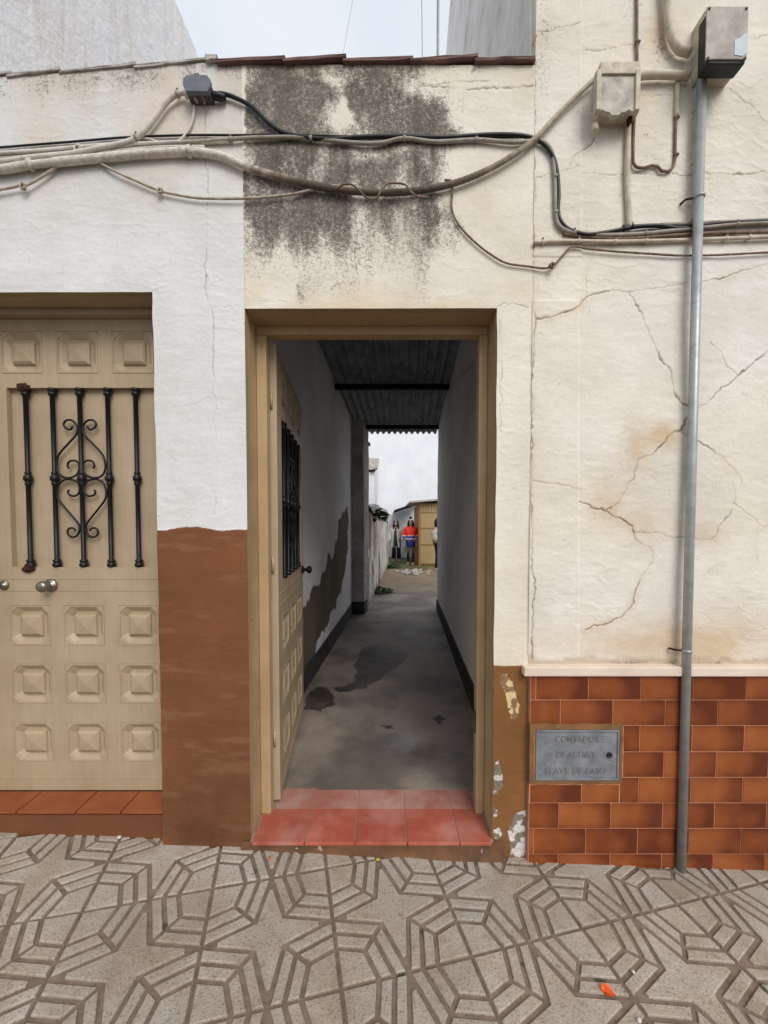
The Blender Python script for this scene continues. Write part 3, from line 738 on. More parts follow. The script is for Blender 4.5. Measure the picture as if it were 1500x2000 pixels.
prism('base', [(XL(3.97) - .005, 3.972), (XL(3.97) + .178, 3.972), (XL(4.2) + .2, 4.2), (XL(4.2) - .005, 4.2)], .03, .25, m_skirt, pil, .004)

# passage floor
def fl_ray(px, py, z=FZ):
    u = (px - PCX) / FOC; v = -(py - PCY) / FOC
    yy = math.cos(PITCH) + math.sin(PITCH) * v; zz = -math.sin(PITCH) + math.cos(PITCH) * v
    t = (z - CAMZ) / zz
    return (t * u, t * yy - CAMD)
WET = [[fl_ray(470 + x / 2.5, 1140 + y / 2.5) for x, y in q] for q in (
    [(580, 320), (640, 303), (720, 305), (830, 345), (790, 385), (700, 450), (640, 500), (520, 530), (450, 510), (550, 480), (560, 400)],
    [(330, 520), (400, 505), (450, 530), (455, 580), (390, 630), (320, 610)], [(690, 700), (730, 690), (760, 705), (730, 725)],
    [(925, 665), (970, 650), (1005, 665), (975, 690)])]
def wet(X, Y):
    w = np.zeros_like(X); Xw = X + .07 * (fbm(X, Y, 9, 3, 111) - .5); Yw = Y + .12 * (fbm(X, Y, 9, 3, 112) - .5)
    for q in WET: w = np.maximum(w, in_poly(Xw, Yw, q) * 1.0)
    return w
def flz(Y): return np.interp(Y, [.2, 4.3, 9, 14.5, 16], [FZ, FZ - .005, .0, -.085, -.09])
fm = N('damp_concrete_floor'); vec = fm.n('NewGeometry').outputs['Position']
aC = fm.n('Attribute', attribute_name='Col').outputs['Color']; aS = fm.n('Attribute', attribute_name='stain').outputs['Fac']
n1 = fm.noise(vec, 3, 8); n2 = fm.noise(vec, 60, 6, .7)
cc = fm.mix(1, aC, fm.ramp(n1, [(.3, g(.55)), (.62, g(1.08))]), 'MULTIPLY'); cc = fm.mix(1, cc, fm.ramp(n2, [(.3, g(.82)), (.6, g(1))]), 'MULTIPLY')
fm.l(cc, fm.b.inputs['Base Color'])
fm.l(fm.math('SUBTRACT', fm.math('ADD', .62, fm.math('MULTIPLY', fm.math('SUBTRACT', n1, .5), .5)), fm.math('MULTIPLY', aS, .4)), fm.b.inputs['Roughness'])
fm.bump(n2, .3, .006)
def FC(X, Y):
    c = np.array(C(148, 135, 124)) * (1.05 - .5 * sstep(.35, .65, fbm(X, Y, 3.2, 6, 113)))[..., None]
    c = c * (1 + .35 * sstep(3.0, 5.0, Y))[..., None]  # daylight at the courtyard end put into the colour: concrete lighter there
    w_ = (wet(X, Y) * (.62 + .6 * fbm(X, Y, 8, 4, 121)))[..., None]
    c = c * (1 - np.clip(.86 * w_, 0, .86)) * (1 - w_ * np.array([0, .10, .18]))
    moss = (sstep(10.3, 11.6, Y + 1.6 * (fbm(X, Y, 1.5, 4, 115) - .5)) * .85)[..., None]
    earth = (sstep(5.6, 7.2, Y + 1.2 * (fbm(X, Y, 1.5, 4, 114) - .5)))[..., None]
    c = c * (1 - earth) + np.array(C(164, 140, 112)) * earth * (.75 + .5 * fbm(X, Y * .5, 3, 4, 118))[..., None]
    c = c * (1 - moss) + np.array(C(96, 100, 56)) * moss * (.7 + .6 * fbm(X, Y, 4, 4, 116))[..., None]
    return c
def FS(X, Y):
    gl = np.exp(-((X - .12) / .16) ** 2 - ((Y - .62) / .22) ** 2) * sstep(.35, .6, fbm(X, Y, 7, 4, 117))
    return np.clip(.10 * wet(X, Y) + 1.1 * gl, 0, 1)
def FHt(X, Y): return .006 * (fbm(X, Y, 3, 4, 119) - .5) + .03 * (fbm(X, Y, 1.1, 4, 120) - .5) * sstep(4.3, 7, Y) - .002 * wet(X, Y)
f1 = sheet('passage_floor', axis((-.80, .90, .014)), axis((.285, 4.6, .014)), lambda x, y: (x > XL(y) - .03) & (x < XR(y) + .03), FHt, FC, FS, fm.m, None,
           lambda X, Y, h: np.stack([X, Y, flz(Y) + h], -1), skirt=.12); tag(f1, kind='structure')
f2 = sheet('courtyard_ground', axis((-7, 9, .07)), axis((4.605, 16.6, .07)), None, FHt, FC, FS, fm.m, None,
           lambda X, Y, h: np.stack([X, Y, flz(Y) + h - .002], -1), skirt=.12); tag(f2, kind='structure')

# ------------------------------------------------------------------ steps and thresholds
lst = ob('step', box_mesh('step', (LD_L + .003, .035, -.1), (LDOOR_R - .001, .21, .160), m_conc_edge, .006), white_house)
box('painted_riser', (LD_L + .004, .029, -.1), (LDOOR_R - .003, .0338, .152), m_brown, white_house, .001)
for x0, x1 in ((-1.68, -1.46), (-1.455, -1.225), (-1.22, -1.045), (-1.04, LDOOR_R - .003)):
    box('tile', (x0, .022, .160), (x1, DY - .004, .1705), m_terra, lst, .003)
thr = ob('threshold', box_mesh('threshold', (GL - .001, -.012, -.1), (GR + .003, .283, .0768), m_grout, .002), gateway)
bm = bmesh.new(); bmesh.ops.create_grid(bm, x_segments=60, y_segments=10, size=.5)
for v in bm.verts:
    x = -.045 + v.co.x * 1.02; z = .0 + (v.co.y) * .15
    v.co = Vector((x, -.016 - .010 * (float(vn(np.array(x * 14), np.array(z * 20), 9)) - .4) - .012 * max(0, .04 - z) / .04, z + .005))
ob('front_render', bm_mesh('front_render', bm, m_conc_edge, True), gateway)
cx_ = [-.512, -.308, -.114, .09, .292, .418]
for i in range(5):
    box('tile', (cx_[i] + .0015, -.022, .067), (cx_[i + 1] - .0015, .163, .0805), m_thr, thr, .0035)
    box('tile', (max(cx_[i], -.47) + .0015, .166, .067), (min(cx_[i + 1], .395) - .0015, .298, .0790), m_thr2, thr, .002)

# ------------------------------------------------------------------ doors
def dz(py): return survey(160, py, DY).z
LEAF_X0, LEAF_W = -1.662, .790; LEAF_Z0 = dz(1545) + .003; LEAF_H = dz(623) - LEAF_Z0
PS = .172
def panel_mesh(m):
    def octa(s, c):
        return [(s, -s + c), (s, s - c), (s - c, s), (-s + c, s), (-s, s - c), (-s, -s + c), (-s + c, -s), (s - c, -s)]
    h = PS / 2
    rings = [(h, .0003, 0.0), (h - .0015, .0003, .0025), (h - .003, .0003, -.0005), (h - .007, .026, -.0005), (h - .0085, .026, .003), (h - .012, .026, .004), (h - .0285, .022, .0165), (.0465, .0002, .0165), (.0445, .0002, .008), (.0355, .0002, .001)]
    V = []; F = []
    for s, c, y in rings: V += [(x, y, z) for x, z in octa(s, c)]
    for r in range(len(rings) - 1):
        for k in range(8): F.append((r * 8 + k, r * 8 + (k + 1) % 8, r * 8 + 8 + (k + 1) % 8, r * 8 + 8 + k))
    o = len(V); V.append((0, -.0045, 0)); b = (len(rings) - 1) * 8
    for k in range(8): F.append((b + k, b + (k + 1) % 8, o))
    return mesh('panel', V, F, m)
bar_x = [50 , 104, 157, 211.5, 267]
GZ0, GZ1 = dz(1108) - LEAF_Z0, dz(757) - LEAF_Z0
def lx(px, py): return survey(px, py, DY).x - LEAF_X0
colx = [lx(58, 1222), lx(165, 1222), lx(276, 1222)]
colx = [LEAF_W / 2 - .236 + .01, LEAF_W / 2 + .002, LEAF_W / 2 + .236 - .004]
colx = [c + (lx(163, 1222) - LEAF_W / 2) for c in colx]
rowz = [dz(688) - LEAF_Z0, dz(1222) - LEAF_Z0, dz(1336) - LEAF_Z0, dz(1450) - LEAF_Z0]
GX0, GX1 = lx(16, 900), LEAF_W - .045
def leaf_mesh(name, mface, mback):
    xs = sorted(set([0, LEAF_W, GX0, GX1] + [c + s * PS / 2 for c in colx for s in (-1, 1)]))
    zs = sorted(set([0, LEAF_H, GZ0, GZ1] + [c + s * PS / 2 for c in rowz for s in (-1, 1)]))
    V = []; F = []; MI = []
    def quad(p, mi=0):
        o = len(V); V.extend(p); F.append((o, o + 1, o + 2, o + 3)); MI.append(mi)
    for i in range(len(xs) - 1):
        for j in range(len(zs) - 1):
            xm, zm = (xs[i] + xs[i + 1]) / 2, (zs[j] + zs[j + 1]) / 2
            if GX0 < xm < GX1 and GZ0 < zm < GZ1: continue
            if any(abs(xm - c) < PS / 2 for c in colx) and any(abs(zm - r) < PS / 2 for r in rowz): continue
            quad([(xs[i], 0, zs[j]), (xs[i + 1], 0, zs[j]), (xs[i + 1], 0, zs[j + 1]), (xs[i], 0, zs[j + 1])])
    W, H, T, R = LEAF_W, LEAF_H, .040, .024
    quad([(0, 0, 0), (0, 0, H), (0, T, H), (0, T, 0)]); quad([(W, 0, 0), (W, T, 0), (W, T, H), (W, 0, H)])
    quad([(0, 0, H), (W, 0, H), (W, T, H), (0, T, H)]); quad([(0, 0, 0), (0, T, 0), (W, T, 0), (W, 0, 0)])
    quad([(0, T, 0), (0, T, H), (W, T, H), (W, T, 0)])
    quad([(GX0, R, GZ0), (GX1, R, GZ0), (GX1, R, GZ1), (GX0, R, GZ1)], 1)
    for a, b in (((GX0, GZ0), (GX1, GZ0)), ((GX1, GZ0), (GX1, GZ1)), ((GX1, GZ1), (GX0, GZ1)), ((GX0, GZ1), (GX0, GZ0))):
        quad([(a[0], 0, a[1]), (b[0], 0, b[1]), (b[0], R, b[1]), (a[0], R, a[1])])
    return mesh(name, V, F, [mface, mback], False, MI)
PM = panel_mesh(m_tan)
L_ = GZ1 - GZ0
def bar_prof():
    p = []
    for z, r in ((0, .010), (.006, .017), (.014, .017), (.018, .012), (.024, .015), (.030, .015), (.034, .0092), (L_ / 2 - .030, .0088), (L_ / 2 - .026, .012), (L_ / 2 - .02, .012), (L_ / 2 - .016, .010), (L_ / 2 - .008, .0165), (L_ / 2 + .006, .0165), (L_ / 2 + .014, .010),
                 (L_ / 2 + .018, .012), (L_ / 2 + .024, .012), (L_ / 2 + .028, .0088), (L_ - .034, .0092), (L_ - .030, .015), (L_ - .022, .015), (L_ - .016, .012), (L_ - .012, .017), (L_ - .004, .017), (L_, .012)): p.append((r, z))
    return p
BM_ = lathe_mesh('grille_bar', bar_prof(), m_iron)
SC_U = [(425, 815), (410, 835), (385, 828), (370, 805), (385, 782), (415, 780), (440, 800), (452, 835), (440, 870), (400, 915), (350, 970), (332, 1010), (328, 1060), (345, 1100), (380, 1118), (420, 1115), (450, 1095), (462, 1060), (455, 1030), (430, 1017), (400, 1025), (392, 1050), (400, 1062)]
SC_D = [(400, 1190), (393, 1203), (403, 1220), (432, 1226), (455, 1212), (464, 1180), (450, 1145), (412, 1129), (372, 1131), (342, 1155), (330, 1200), (338, 1245), (380, 1300), (435, 1365), (458, 1400), (458, 1435), (440, 1462), (410, 1466), (390, 1445), (397, 1418), (425, 1415), (435, 1430)]
def scroll_mesh(pts, mir, cxz):
    out = []
    for x, y in pts:
        q = survey(x / 3, 560 + y / 3, DY); X = q.x - LEAF_X0; Z = q.z - LEAF_Z0
        c = survey((472 + (y - 1100) * .02) / 3, 560 + y / 3, DY).x - LEAF_X0
        out.append((cxz + (X - c) * (1 if not mir else -1), .003, Z))
    return tube_mesh('scroll', out, .0045, m_iron, step=.005, n=6)
barx = [c for c in (lx(50, 930) + .004, lx(104, 930), lx(157, 930), lx(211.5, 930), lx(266, 930))]
cb = barx[2]
SCR = [scroll_mesh(s, m_, cb) for s in (SC_U, SC_D) for m_ in (0, 1)]
KN = lathe_mesh('knob', [(.026, 0), (.028, .004), (.024, .010), (.012, .012), (.011, .026), (.019, .031), (.0235, .039), (.023, .050), (.017, .058), (.006, .061)], m_brass, 18, 'y')
KN2 = lathe_mesh('knob', [(.026, 0), (.028, .004), (.024, .010), (.012, .012), (.011, .030), (.020, .036), (.025, .044), (.024, .054), (.016, .062), (.006, .064)], m_iron, 18, 'y')
LK = lathe_mesh('lock', [(.020, 0), (.021, .004), (.017, .007), (.010, .008), (.009, .013), (.003, .013)], m_brass, 18, 'y')
def make_door(parent, loc, rz, sx, sz, mback, rusty):
    d = ob('door', leaf_mesh('door', m_tan, mback), parent); d.location = loc; d.rotation_euler = (0, 0, rz); d.scale = (sx, 1, sz)
    for r in rowz:
        for c in colx:
            p = ob('panel', PM, d); p.location = (c, 0, r)
    for i, x in enumerate(barx):
        b = ob('grille_bar', BM_, d); b.location = (x, .005, GZ0)
        if rusty and i == 0:
            b['label'] = 'black grille bar rusted at both ends'
    for me in SCR: ob('scroll', me, d)
    if rusty:
        k = ob('knob', KN, d); k.location = (lx(100, 1143), 0, dz(1143) - LEAF_Z0)
        k = ob('lock', LK, d); k.location = (lx(8, 1143), 0, dz(1143) - LEAF_Z0)
    else:
        k = ob('knob', KN2, d); k.location = (LEAF_W - .035, 0, GZ0 - .03)
    # narrow moulding lines on the lock rail and the bottom rail
    for z in (dz(1131), dz(1154), dz(1520)):
        q = ob('moulding', box_mesh('moulding', (.012, -.0022, z - LEAF_Z0 - .0012), (LEAF_W - .012, .001, z - LEAF_Z0 + .0012), m_tan, .0008, 1), d)
    if rusty:
        for z in (GZ0, GZ1 + .004):
            bm = bmesh.new(); bmesh.ops.create_icosphere(bm, subdivisions=3, radius=.024)
            for v in bm.verts: v.co *= .75 + .5 * random.random(); v.co.y *= .5; v.co.z *= .7
            q = ob('rust_patch', bm_mesh('rust_patch', bm, m_rust), d); q.location = (barx[0] - .002, -.004, z - .004)
    return d
make_door(white_house, (LEAF_X0, DY + .002, LEAF_Z0), 0, 1, 1, m_tan, True)
# the frame round the closed door
box('door_frame', (LD_L + .001, .112, dz(623) + .002), (LDOOR_R + .003, .19, LDOOR_T + .003), m_tan, white_house, .003)
box('door_frame', (LD_L + .001, .118, .172), (LEAF_X0 - .002, .19, dz(623) + .001), m_tan, white_house, .003)
box('door_frame', (LEAF_X0 + LEAF_W + .002, .118, .172), (LDOOR_R + .003, .19, dz(623) + .001), m_tan, white_house, .002)
# open door and its frame in the gateway
dlab = make_door(gateway, (-.456, .195, FZ + .018), math.radians(95), 1.12, (2.068 - FZ - .018) / LEAF_H, m_glass, False)
dlab['label'] = 'open door leaf with black grille over dark glass'
FRY = .132
box('door_frame', (GL - .001, FRY, FZ), (GL + .040, .178, 2.078), m_tan2, gateway, .003)
box('door_frame', (GR - .034, FRY, FZ), (GR + .001, .178, 2.078), m_tan2, gateway, .003)
box('door_frame', (GL + .0, FRY - .001, 2.079), (GR, .179, GT + .001), m_tan2, gateway, .003)
for z in (.34, 1.1, 1.8):
    tube('hinge', [(-.4765, .187, z), (-.4765, .187, z + .07)], .0055, m_tan2, gateway, step=.1)
box('strike_plate', (GR - .0365, .140, .42), (GR - .0335, .158, .52), m_rust, gateway, .0005)

# ------------------------------------------------------------------ coping tiles
def roof_tile(name, x0, x1, z0, z1, m, parent, t=.022, y0=-.017, depth=.3):
    V = []
    for (x, z) in ((x0, z0), (x1, z1)):
        for y, d in ((y0, 0), (y0 + depth, .015)):
            V += [(x, y, z + d), (x, y, z + d + t)]
    bm = bmesh.new(); vs = [bm.verts.new(v) for v in V]
    for f in ((0, 1, 3, 2), (4, 6, 7, 5), (0, 4, 5, 1), (2, 3, 7, 6), (1, 5, 7, 3), (0, 2, 6, 4)): bm.faces.new([vs[i] for i in f])
    bmesh.ops.subdivide_edges(bm, edges=list(bm.edges), cuts=3, use_grid_fill=True)
    for v in bm.verts: v.co += Vector((random.uniform(-1, 1), random.uniform(-1, 1), random.uniform(-1, 1))) * .0016
    return ob(name, bm_mesh(name, bm, m), parent)
tl = [(-2.1, -1.76), (-1.77, -1.36), (-1.375, -1.18), (-1.185, -.905), (-.91, -.645)]
for a, b in tl: roof_tile('roof_tile', a, b, float(top_left(np.array(a))) - .006, float(top_left(np.array(b))) + .004, m_copw, white_house, .009, -.007)
xe = [survey(p, 128, 0).x for p in (424, 553, 670, 800, 925, 1036)]
roof_tile('roof_tile', -.648, xe[0] + .004, 2.984, 2.988, m_copw, gateway, .016)
for i in range(5):
    roof_tile('roof_tile', xe[i] + .002, xe[i + 1] + .012, 2.976 + .001 * i % 2, 2.99 + (.004 if i in (1, 3) else -.003), m_copr, gateway, .011)
prism('roof', [(-4, .26), (.53, .26), (.53, .30), (-4, .30)], 2.90, [2.96] * 4, m_copr, gateway)

# ------------------------------------------------------------------ passage roof of corrugated sheets
cr_ = thing('corrugated_roof', 'dark corrugated sheet roof over the passage', 'roof', (0, 2.4, 2.9))
V = []; F = []; nx_ = 360; ys = [.29, 1.2, 2.2, 3.2, 4.3, 4.62]
for i, y in enumerate(ys):
    for j in range(nx_ + 1):
        t = j / nx_; x = XL(y) - .012 + t * (XR(y) - XL(y) + .024)
        V.append((x, y, 2.982 - .052 * y + .020 * math.sin(2 * math.pi * (t * 1.24) / .088)))
nr = len(ys) * (nx_ + 1)
V += [(x, y, z + .006) for x, y, z in V[:nr]]
for i in range(len(ys) - 1):
    for j in range(nx_):
        a = i * (nx_ + 1) + j; F.append((a, a + nx_ + 1, a + nx_ + 2, a + 1)); F.append((nr + a, nr + a + 1, nr + a + nx_ + 2, nr + a + nx_ + 1))
for j in range(nx_):
    a = (len(ys) - 1) * (nx_ + 1) + j; F.append((a, a + 1, nr + a + 1, nr + a)); F.append((j, nr + j, nr + j + 1, j + 1))
mk('sheet', V, F, m_sheetmetal, cr_, True)
for y in (2.72, 4.12):
    zt = 2.982 - .052 * y - .030
    prism('beam', [(XL(y), y), (XR(y), y), (XR(y) , y + .05), (XL(y), y + .05)], zt - .055, zt, m_beam, cr_, .003)

# ------------------------------------------------------------------ tiled dado, ledge, meter cover (tall house)
dd = box('tile_bed', (XJ + .004, -.0196, -.3), (4.4, .0, .735), m_tgrout, tall, 0)
rowsz = [survey(1100, p, 0).z for p in (1314, 1362.4, 1411.7, 1462.5, 1511.8, 1561, 1610, 1659.4)]; rowsz.append(rowsz[-1] - .099)
xj = .5782; tw = .1998
def wall_tile(x0, x1, z0, z1):
    gp = .0014
    me = box_mesh('tile', (-(x1 - x0) / 2 + gp, -.009, -(z1 - z0) / 2 + gp), ((x1 - x0) / 2 - gp, 0, (z1 - z0) / 2 - gp), m_tile, .0013, 2)
    return me
cache = {}
def put_tile(x0, x1, z0, z1):
    key = (round(x1 - x0, 4), round(z1 - z0, 4))
    if key not in cache: cache[key] = wall_tile(x0, x1, z0, z1)
    o = ob('tile', cache[key], dd); o.location = ((x0 + x1) / 2, -.0122 + random.uniform(-.0006, .0006), (z0 + z1) / 2)
    o.rotation_euler = (random.uniform(-.004, .004), 0, random.uniform(-.003, .003))
XB = survey(1211, 1470, 0).x
for r in range(8):
    z1, z0 = rowsz[r], rowsz[r + 1]
    off = 0 if r % 2 == 0 else tw * .475
    st = xj + off - tw
    x = st
    while x < 2.6:
        a, b = max(x, XJ + .005), x + tw
        if b - a > .012:
            if r in (2, 3):
                a = max(a, XB)
            if r == 4:
                if b < XB + .05 or a < XB:
                    xm = survey(1131, 1540, 0).x; zt = survey(1100, 1526, 0).z
                    if x == st:
                        put_tile(XJ + .008, xm, z0, zt); put_tile(xm, XB - .012, z0, zt); put_tile(XB - .010, xj + 2 * tw, z0, z1)
                    x += tw; continue
            if b - a > .012: put_tile(a, b, z0, z1)
        x += tw
ledge_z0, ledge_z1 = .7335, .7690
xl0 = survey(1022, 1306, -.03).x + .003; xlm = survey(1336, 1306, -.02).x
box('ledge', (xl0, -.034, ledge_z0), (xlm - .001, .02, ledge_z1), m_marble, tall, .004)
box('ledge', (xlm + .001, -.033, ledge_z0 - .001), (2.2, .02, ledge_z1 - .001), m_marble, tall, .004)
box('ledge', (2.202, -.034, ledge_z0), (4.4, .02, ledge_z1), m_marble, tall, .004)

# cement surround and cast cover
a = survey(1030, 1411, -.012); b = survey(1211, 1528, -.012)
cov = thing('meter_cover', 'grey cast metal water meter cover with raised lettering set in brown tiles', 'meter cover', ((a.x + b.x) / 2, -.012, b.z))
V0 = survey(1044, 1424, -.016); V1 = survey(1206, 1522, -.016)
def rag_frame():
    xo0, xo1, zo0, zo1 = XJ + .003, b.x, b.z, a.z; xi0, xi1, zi0, zi1 = V0.x - .003, V1.x + .002, V1.z - .002, V0.z + .002
    bm = bmesh.new()
    for (x0, x1, z0, z1) in ((xo0, xi0, zo0, zo1), (xi1, xo1, zo0, zo1), (xi0, xi1, zo0, zi0), (xi0, xi1, zi1, zo1)):
        n = 14; gx = np.linspace(x0, x1, n + 1); gz = np.linspace(z0, z1, n + 1)
        vs = [[None] * (n + 1) for _ in range(n + 1)]
        for i in range(n + 1):
            for j in range(n + 1):
                x, z = gx[i], gz[j]; dx = 0; 
                if z in (zo0, zo1): z = z + .006 * (float(vn(np.array(x * 60), np.array(z * 9), 3)) - .5)
                if x == xo1: x = x + .005 * (float(vn(np.array(z * 60), np.array(3.), 4)) - .5)
                y = -.0245 - .004 * (float(vn(np.array(x * 45), np.array(z * 45), 5)) - .5)
                vs[i][j] = bm.verts.new((x, y, z))
        for i in range(n):
            for j in range(n): bm.faces.new((vs[i][j], vs[i + 1][j], vs[i + 1][j + 1], vs[i][j + 1]))
    bmesh.ops.remove_doubles(bm, verts=bm.verts, dist=.0004)
    ed = [e for e in bm.edges if e.is_boundary]
    r = bmesh.ops.extrude_edge_only(bm, edges=ed)
    for v in [q for q in r['geom'] if isinstance(q, bmesh.types.BMVert)]: v.co.y = -.004
    return bm_mesh('surround', bm, m_brown2)
m_brown2 = mat('brown_cement_surround', C(138, 98, 60), C(112, 78, 50), 14, .8, .1, .5, 70, .005)
ob('surround', rag_frame(), cov)
mb = mat('meter_box_shadow_gap', C(30, 28, 26), None, 5, .9, .05, 0)
box('recess', (V0.x - .004, -.013, V1.z - .004), (V1.x + .004, -.0125, V0.z + .004), mb, cov, 0)
px0, px1, pz0, pz1 = V0.x + .003, V1.x, V1.z, V0.z
plate = box('plate', (px0, -.0205, pz0), (px1, -.0145, pz1), m_cast, cov, .0015)
for (u0, u1, w0, w1) in ((px0, px1, pz1 - .007, pz1), (px0, px1, pz0, pz0 + .007), (px0, px0 + .007, pz0 + .0072, pz1 - .0072), (px1 - .007, px1, pz0 + .0072, pz1 - .0072)):
    box('rim', (u0 + .0003, -.0255, w0 + .0003), (u1 - .0003, -.0200, w1 - .0003), m_cast, plate, .0018)
def text_part(body, size, cx, cz, y, m, parent, ex=.0012, sx=1.0):
    cu = bpy.data.curves.new('lettering', 'FONT'); cu.body = body; cu.size = size; cu.extrude = ex; cu.align_x = 'CENTER'; cu.align_y = 'CENTER'; cu.bevel_depth = .0003; cu.space_character = 1.08
    t = bpy.data.objects.new('lettering_source', cu); COLL.objects.link(t)
    me = bpy.data.meshes.new_from_object(t.evaluated_get(bpy.context.evaluated_depsgraph_get()))
    bpy.data.objects.remove(t); bpy.data.curves.remove(cu)
    me.name = 'lettering'; me.materials.clear(); me.materials.append(m)
    me.transform(Matrix.Translation((cx, y, cz)) @ Matrix.Rotation(math.pi / 2, 4, 'X') @ Matrix.Diagonal((sx, 1, 1, 1)))
    return ob('lettering', me, parent)
m_let = mat('raised_cast_letters', C(138, 136, 136), C(112, 110, 110), 40, .5, .1, .1, 120, .001, metal=.25)
pw = px1 - px0; ph = pz1 - pz0
text_part('CONTADOR', .034, px0 + pw * .5, pz0 + ph * .815, -.0213, m_let, plate, sx=.82)
text_part('DE AGUA Y', .034, px0 + pw * .485, pz0 + ph * .505, -.0213, m_let, plate, sx=.82)
text_part('LLAVE DE PASO', .034, px0 + pw * .485, pz0 + ph * .18, -.0213, m_let, plate, sx=.92)
for cx0 in (px0 + pw * .075, px0 + pw * .80):
    for i in range(3):
        pts = [(cx0 + t * .042, -.0212, pz0 + ph * (.86 - i * .05) + .003 * math.sin(t * 2 * math.pi)) for t in np.linspace(0, 1, 9)]
        tube('wave_mark', pts, .0013, m_let, plate, step=.004, n=6)
kh = lathe_mesh('keyhole', [(.011, 0), (.011, .003), (.008, .0045), (.006, .0035), (.0055, .001)], m_blackpl, 16, 'y'); kho = ob('keyhole', kh, plate); kho.location = (px0 + pw * .885, -.0205, pz0 + ph * .5)
tube('latch_rib', [(px0 + pw * .97, -.021, pz0 + ph * .64), (px0 + pw * .83, -.021, pz0 + ph * .55), (px0 + pw * .83, -.021, pz0 + ph * .45), (px0 + pw * .96, -.021, pz0 + ph * .36)], .0013, m_let, plate, smooth_path=False, n=6)

# ------------------------------------------------------------------ pipes, boxes and cables on the facade
def fpts(pts, r, off=.004):
    r = max(r) if hasattr(r, '__len__') else r
    return [survey(x, y, -(r + off)) for x, y in pts]
def clip(parent, px, py, r, m, off=.004, vert=False):
    r = max(r) if hasattr(r, '__len__') else r
    c = survey(px, py, -(r + off)); q = r * 1.3
    d = Vector((0, 0, .005)) if vert else Vector((.005, 0, 0))
    tube('clip', [c - d, c + d], q, m, parent, step=.1, n=10)
    s = Vector((q * 1.3, 0, 0)) if vert else Vector((0, 0, q * 1.3))
    e = ob('nail', NAIL, parent); e.location = c + s + Vector((0, -.002, 0)); return e
NAIL = lathe_mesh('nail', [(.004, -.012), (.0045, .0), (.0035, .003), (.001, .004)], m_brownwire, 8, 'y')
def cable(name, pts, r, m, label, cat='cable', clips=(), cm=None, off=.004, **k):
    o = tube(name, fpts(pts, r, off), r, m, None, **k); tag(o, label, cat)
    for q in clips: clip(o, q[0], q[1], r, cm or m, off, len(q) > 2)
    return o
def main_cable_mat():
    k = N('thick_main_cable'); geo = k.n('NewGeometry').outputs['Position']; sp = k.n('SeparateXYZ'); k.l(geo, sp.inputs[0])
    n = k.noise(geo, 30, 6); 
    t = k.math('ADD', sp.outputs['X'], k.math('MULTIPLY', k.math('SUBTRACT', n, .5), .35))
    base = k.ramp(k.math('ADD', k.math('MULTIPLY', t, .5), .5), [(.24, C(222, 213, 200)), (.28, C(158, 142, 124)), (.36, C(98, 84, 71)), (.56, C(92, 79, 67)), (.68, C(128, 112, 96)), (.80, C(190, 176, 156))])
    k.l(k.mix(1, base, k.ramp(k.noise(geo, 55, 6), [(.3, g(.62)), (.6, g(1))]), 'MULTIPLY'), k.b.inputs['Base Color']); k.b.inputs['Roughness'].default_value = .85
    k.bump(k.noise(geo, 110, 6), .6, .006); return k.m
cable('main_cable', [(-1100, 393), (-120, 338), (0, 331), (60, 322), (200, 308), (290, 299), (370, 296), (430, 304), (480, 325), (560, 350), (640, 367), (720, 376), (800, 374), (880, 360), (950, 333), (1010, 298), (1052, 264), (1100, 213), (1158, 157)], [random.Random(i).uniform(.9, 1.1) * np.interp(i, [0, 14, 30, 40], [.0125, .0135, .0125, .0080]) for i in range(41)], main_cable_mat(),
      'thick sagging painted cable crossing above both doors up to the cream box', off=.005, wob=.03, n=12, step=.02,
      clips=[(60, 322), (370, 296)])
cable('conduit_cable', [(-1100, 377), (-120, 322), (0, 311), (140, 300), (270, 285), (400, 276), (480, 270), (560, 268), (610, 270), (690, 279), (745, 279), (790, 270), (850, 277), (930, 273), (1000, 278), (1050, 275), (1070, 284), (1080, 305), (1084, 360), (1085, 410), (1090, 437), (1108, 451), (1150, 457), (1200, 459), (1260, 456), (1300, 452), (1370, 445), (1440, 438), (1500, 435), (1620, 430), (2550, 410)], .0066, m_pvc,
      'light grey cable clipped along the wall and dropping round the corner', clips=[(450, 272), (607, 270), (790, 270), (930, 273), (1085, 345, 1), (1086, 415, 1), (1122, 454), (1262, 456), (1440, 438)], n=10, off=.006)
cable('black_cable', [(428, 182), (452, 188), (490, 207), (520, 236), (545, 255), (575, 265), (640, 272), (700, 268), (780, 266), (830, 268), (880, 268), (960, 263), (1020, 265), (1052, 275), (1072, 292), (1085, 320), (1091, 370), (1090, 415), (1098, 436), (1115, 450), (1150, 458), (1195, 452), (1240, 443), (1290, 441), (1330, 446), (1400, 437), (1500, 432), (1620, 428), (2550, 408)], .0070, m_black,
      'black rubber cable running from the dark junction box to the right', off=.006, clips=[(1234, 443), (1218, 447)], cm=m_black, n=10)
cable('black_cable', [(1060, 278), (1076, 300), (1088, 340), (1093, 385), (1086, 425), (1102, 446), (1140, 461), (1190, 463), (1260, 450), (1320, 449), (1370, 441), (1430, 435), (1500, 431), (1620, 425), (2550, 405)], .0042, m_black,
      'thin black cable bent round behind the grey cable on the cream house', off=.004)
cable('thin_wire', [(-1100, 354), (-120, 299), (0, 288), (150, 276), (250, 268), (370, 264), (470, 264), (560, 263), (700, 267), (850, 266), (960, 268), (1045, 268)], .0035, m_black,
      'thin dark wire along the top of the cable bundle')
cable('grey_conduit', [(362, 180), (345, 184), (325, 200), (305, 228), (286, 252), (265, 270), (235, 281), (190, 290), (140, 300), (60, 308), (0, 316), (-120, 328), (-1100, 383)], .0088, m_white_cable,
      'pale cable curving down from the left side of the dark junction box', clips=[(347, 184), (266, 269)], cm=m_dirty_cable, off=.010, n=10)
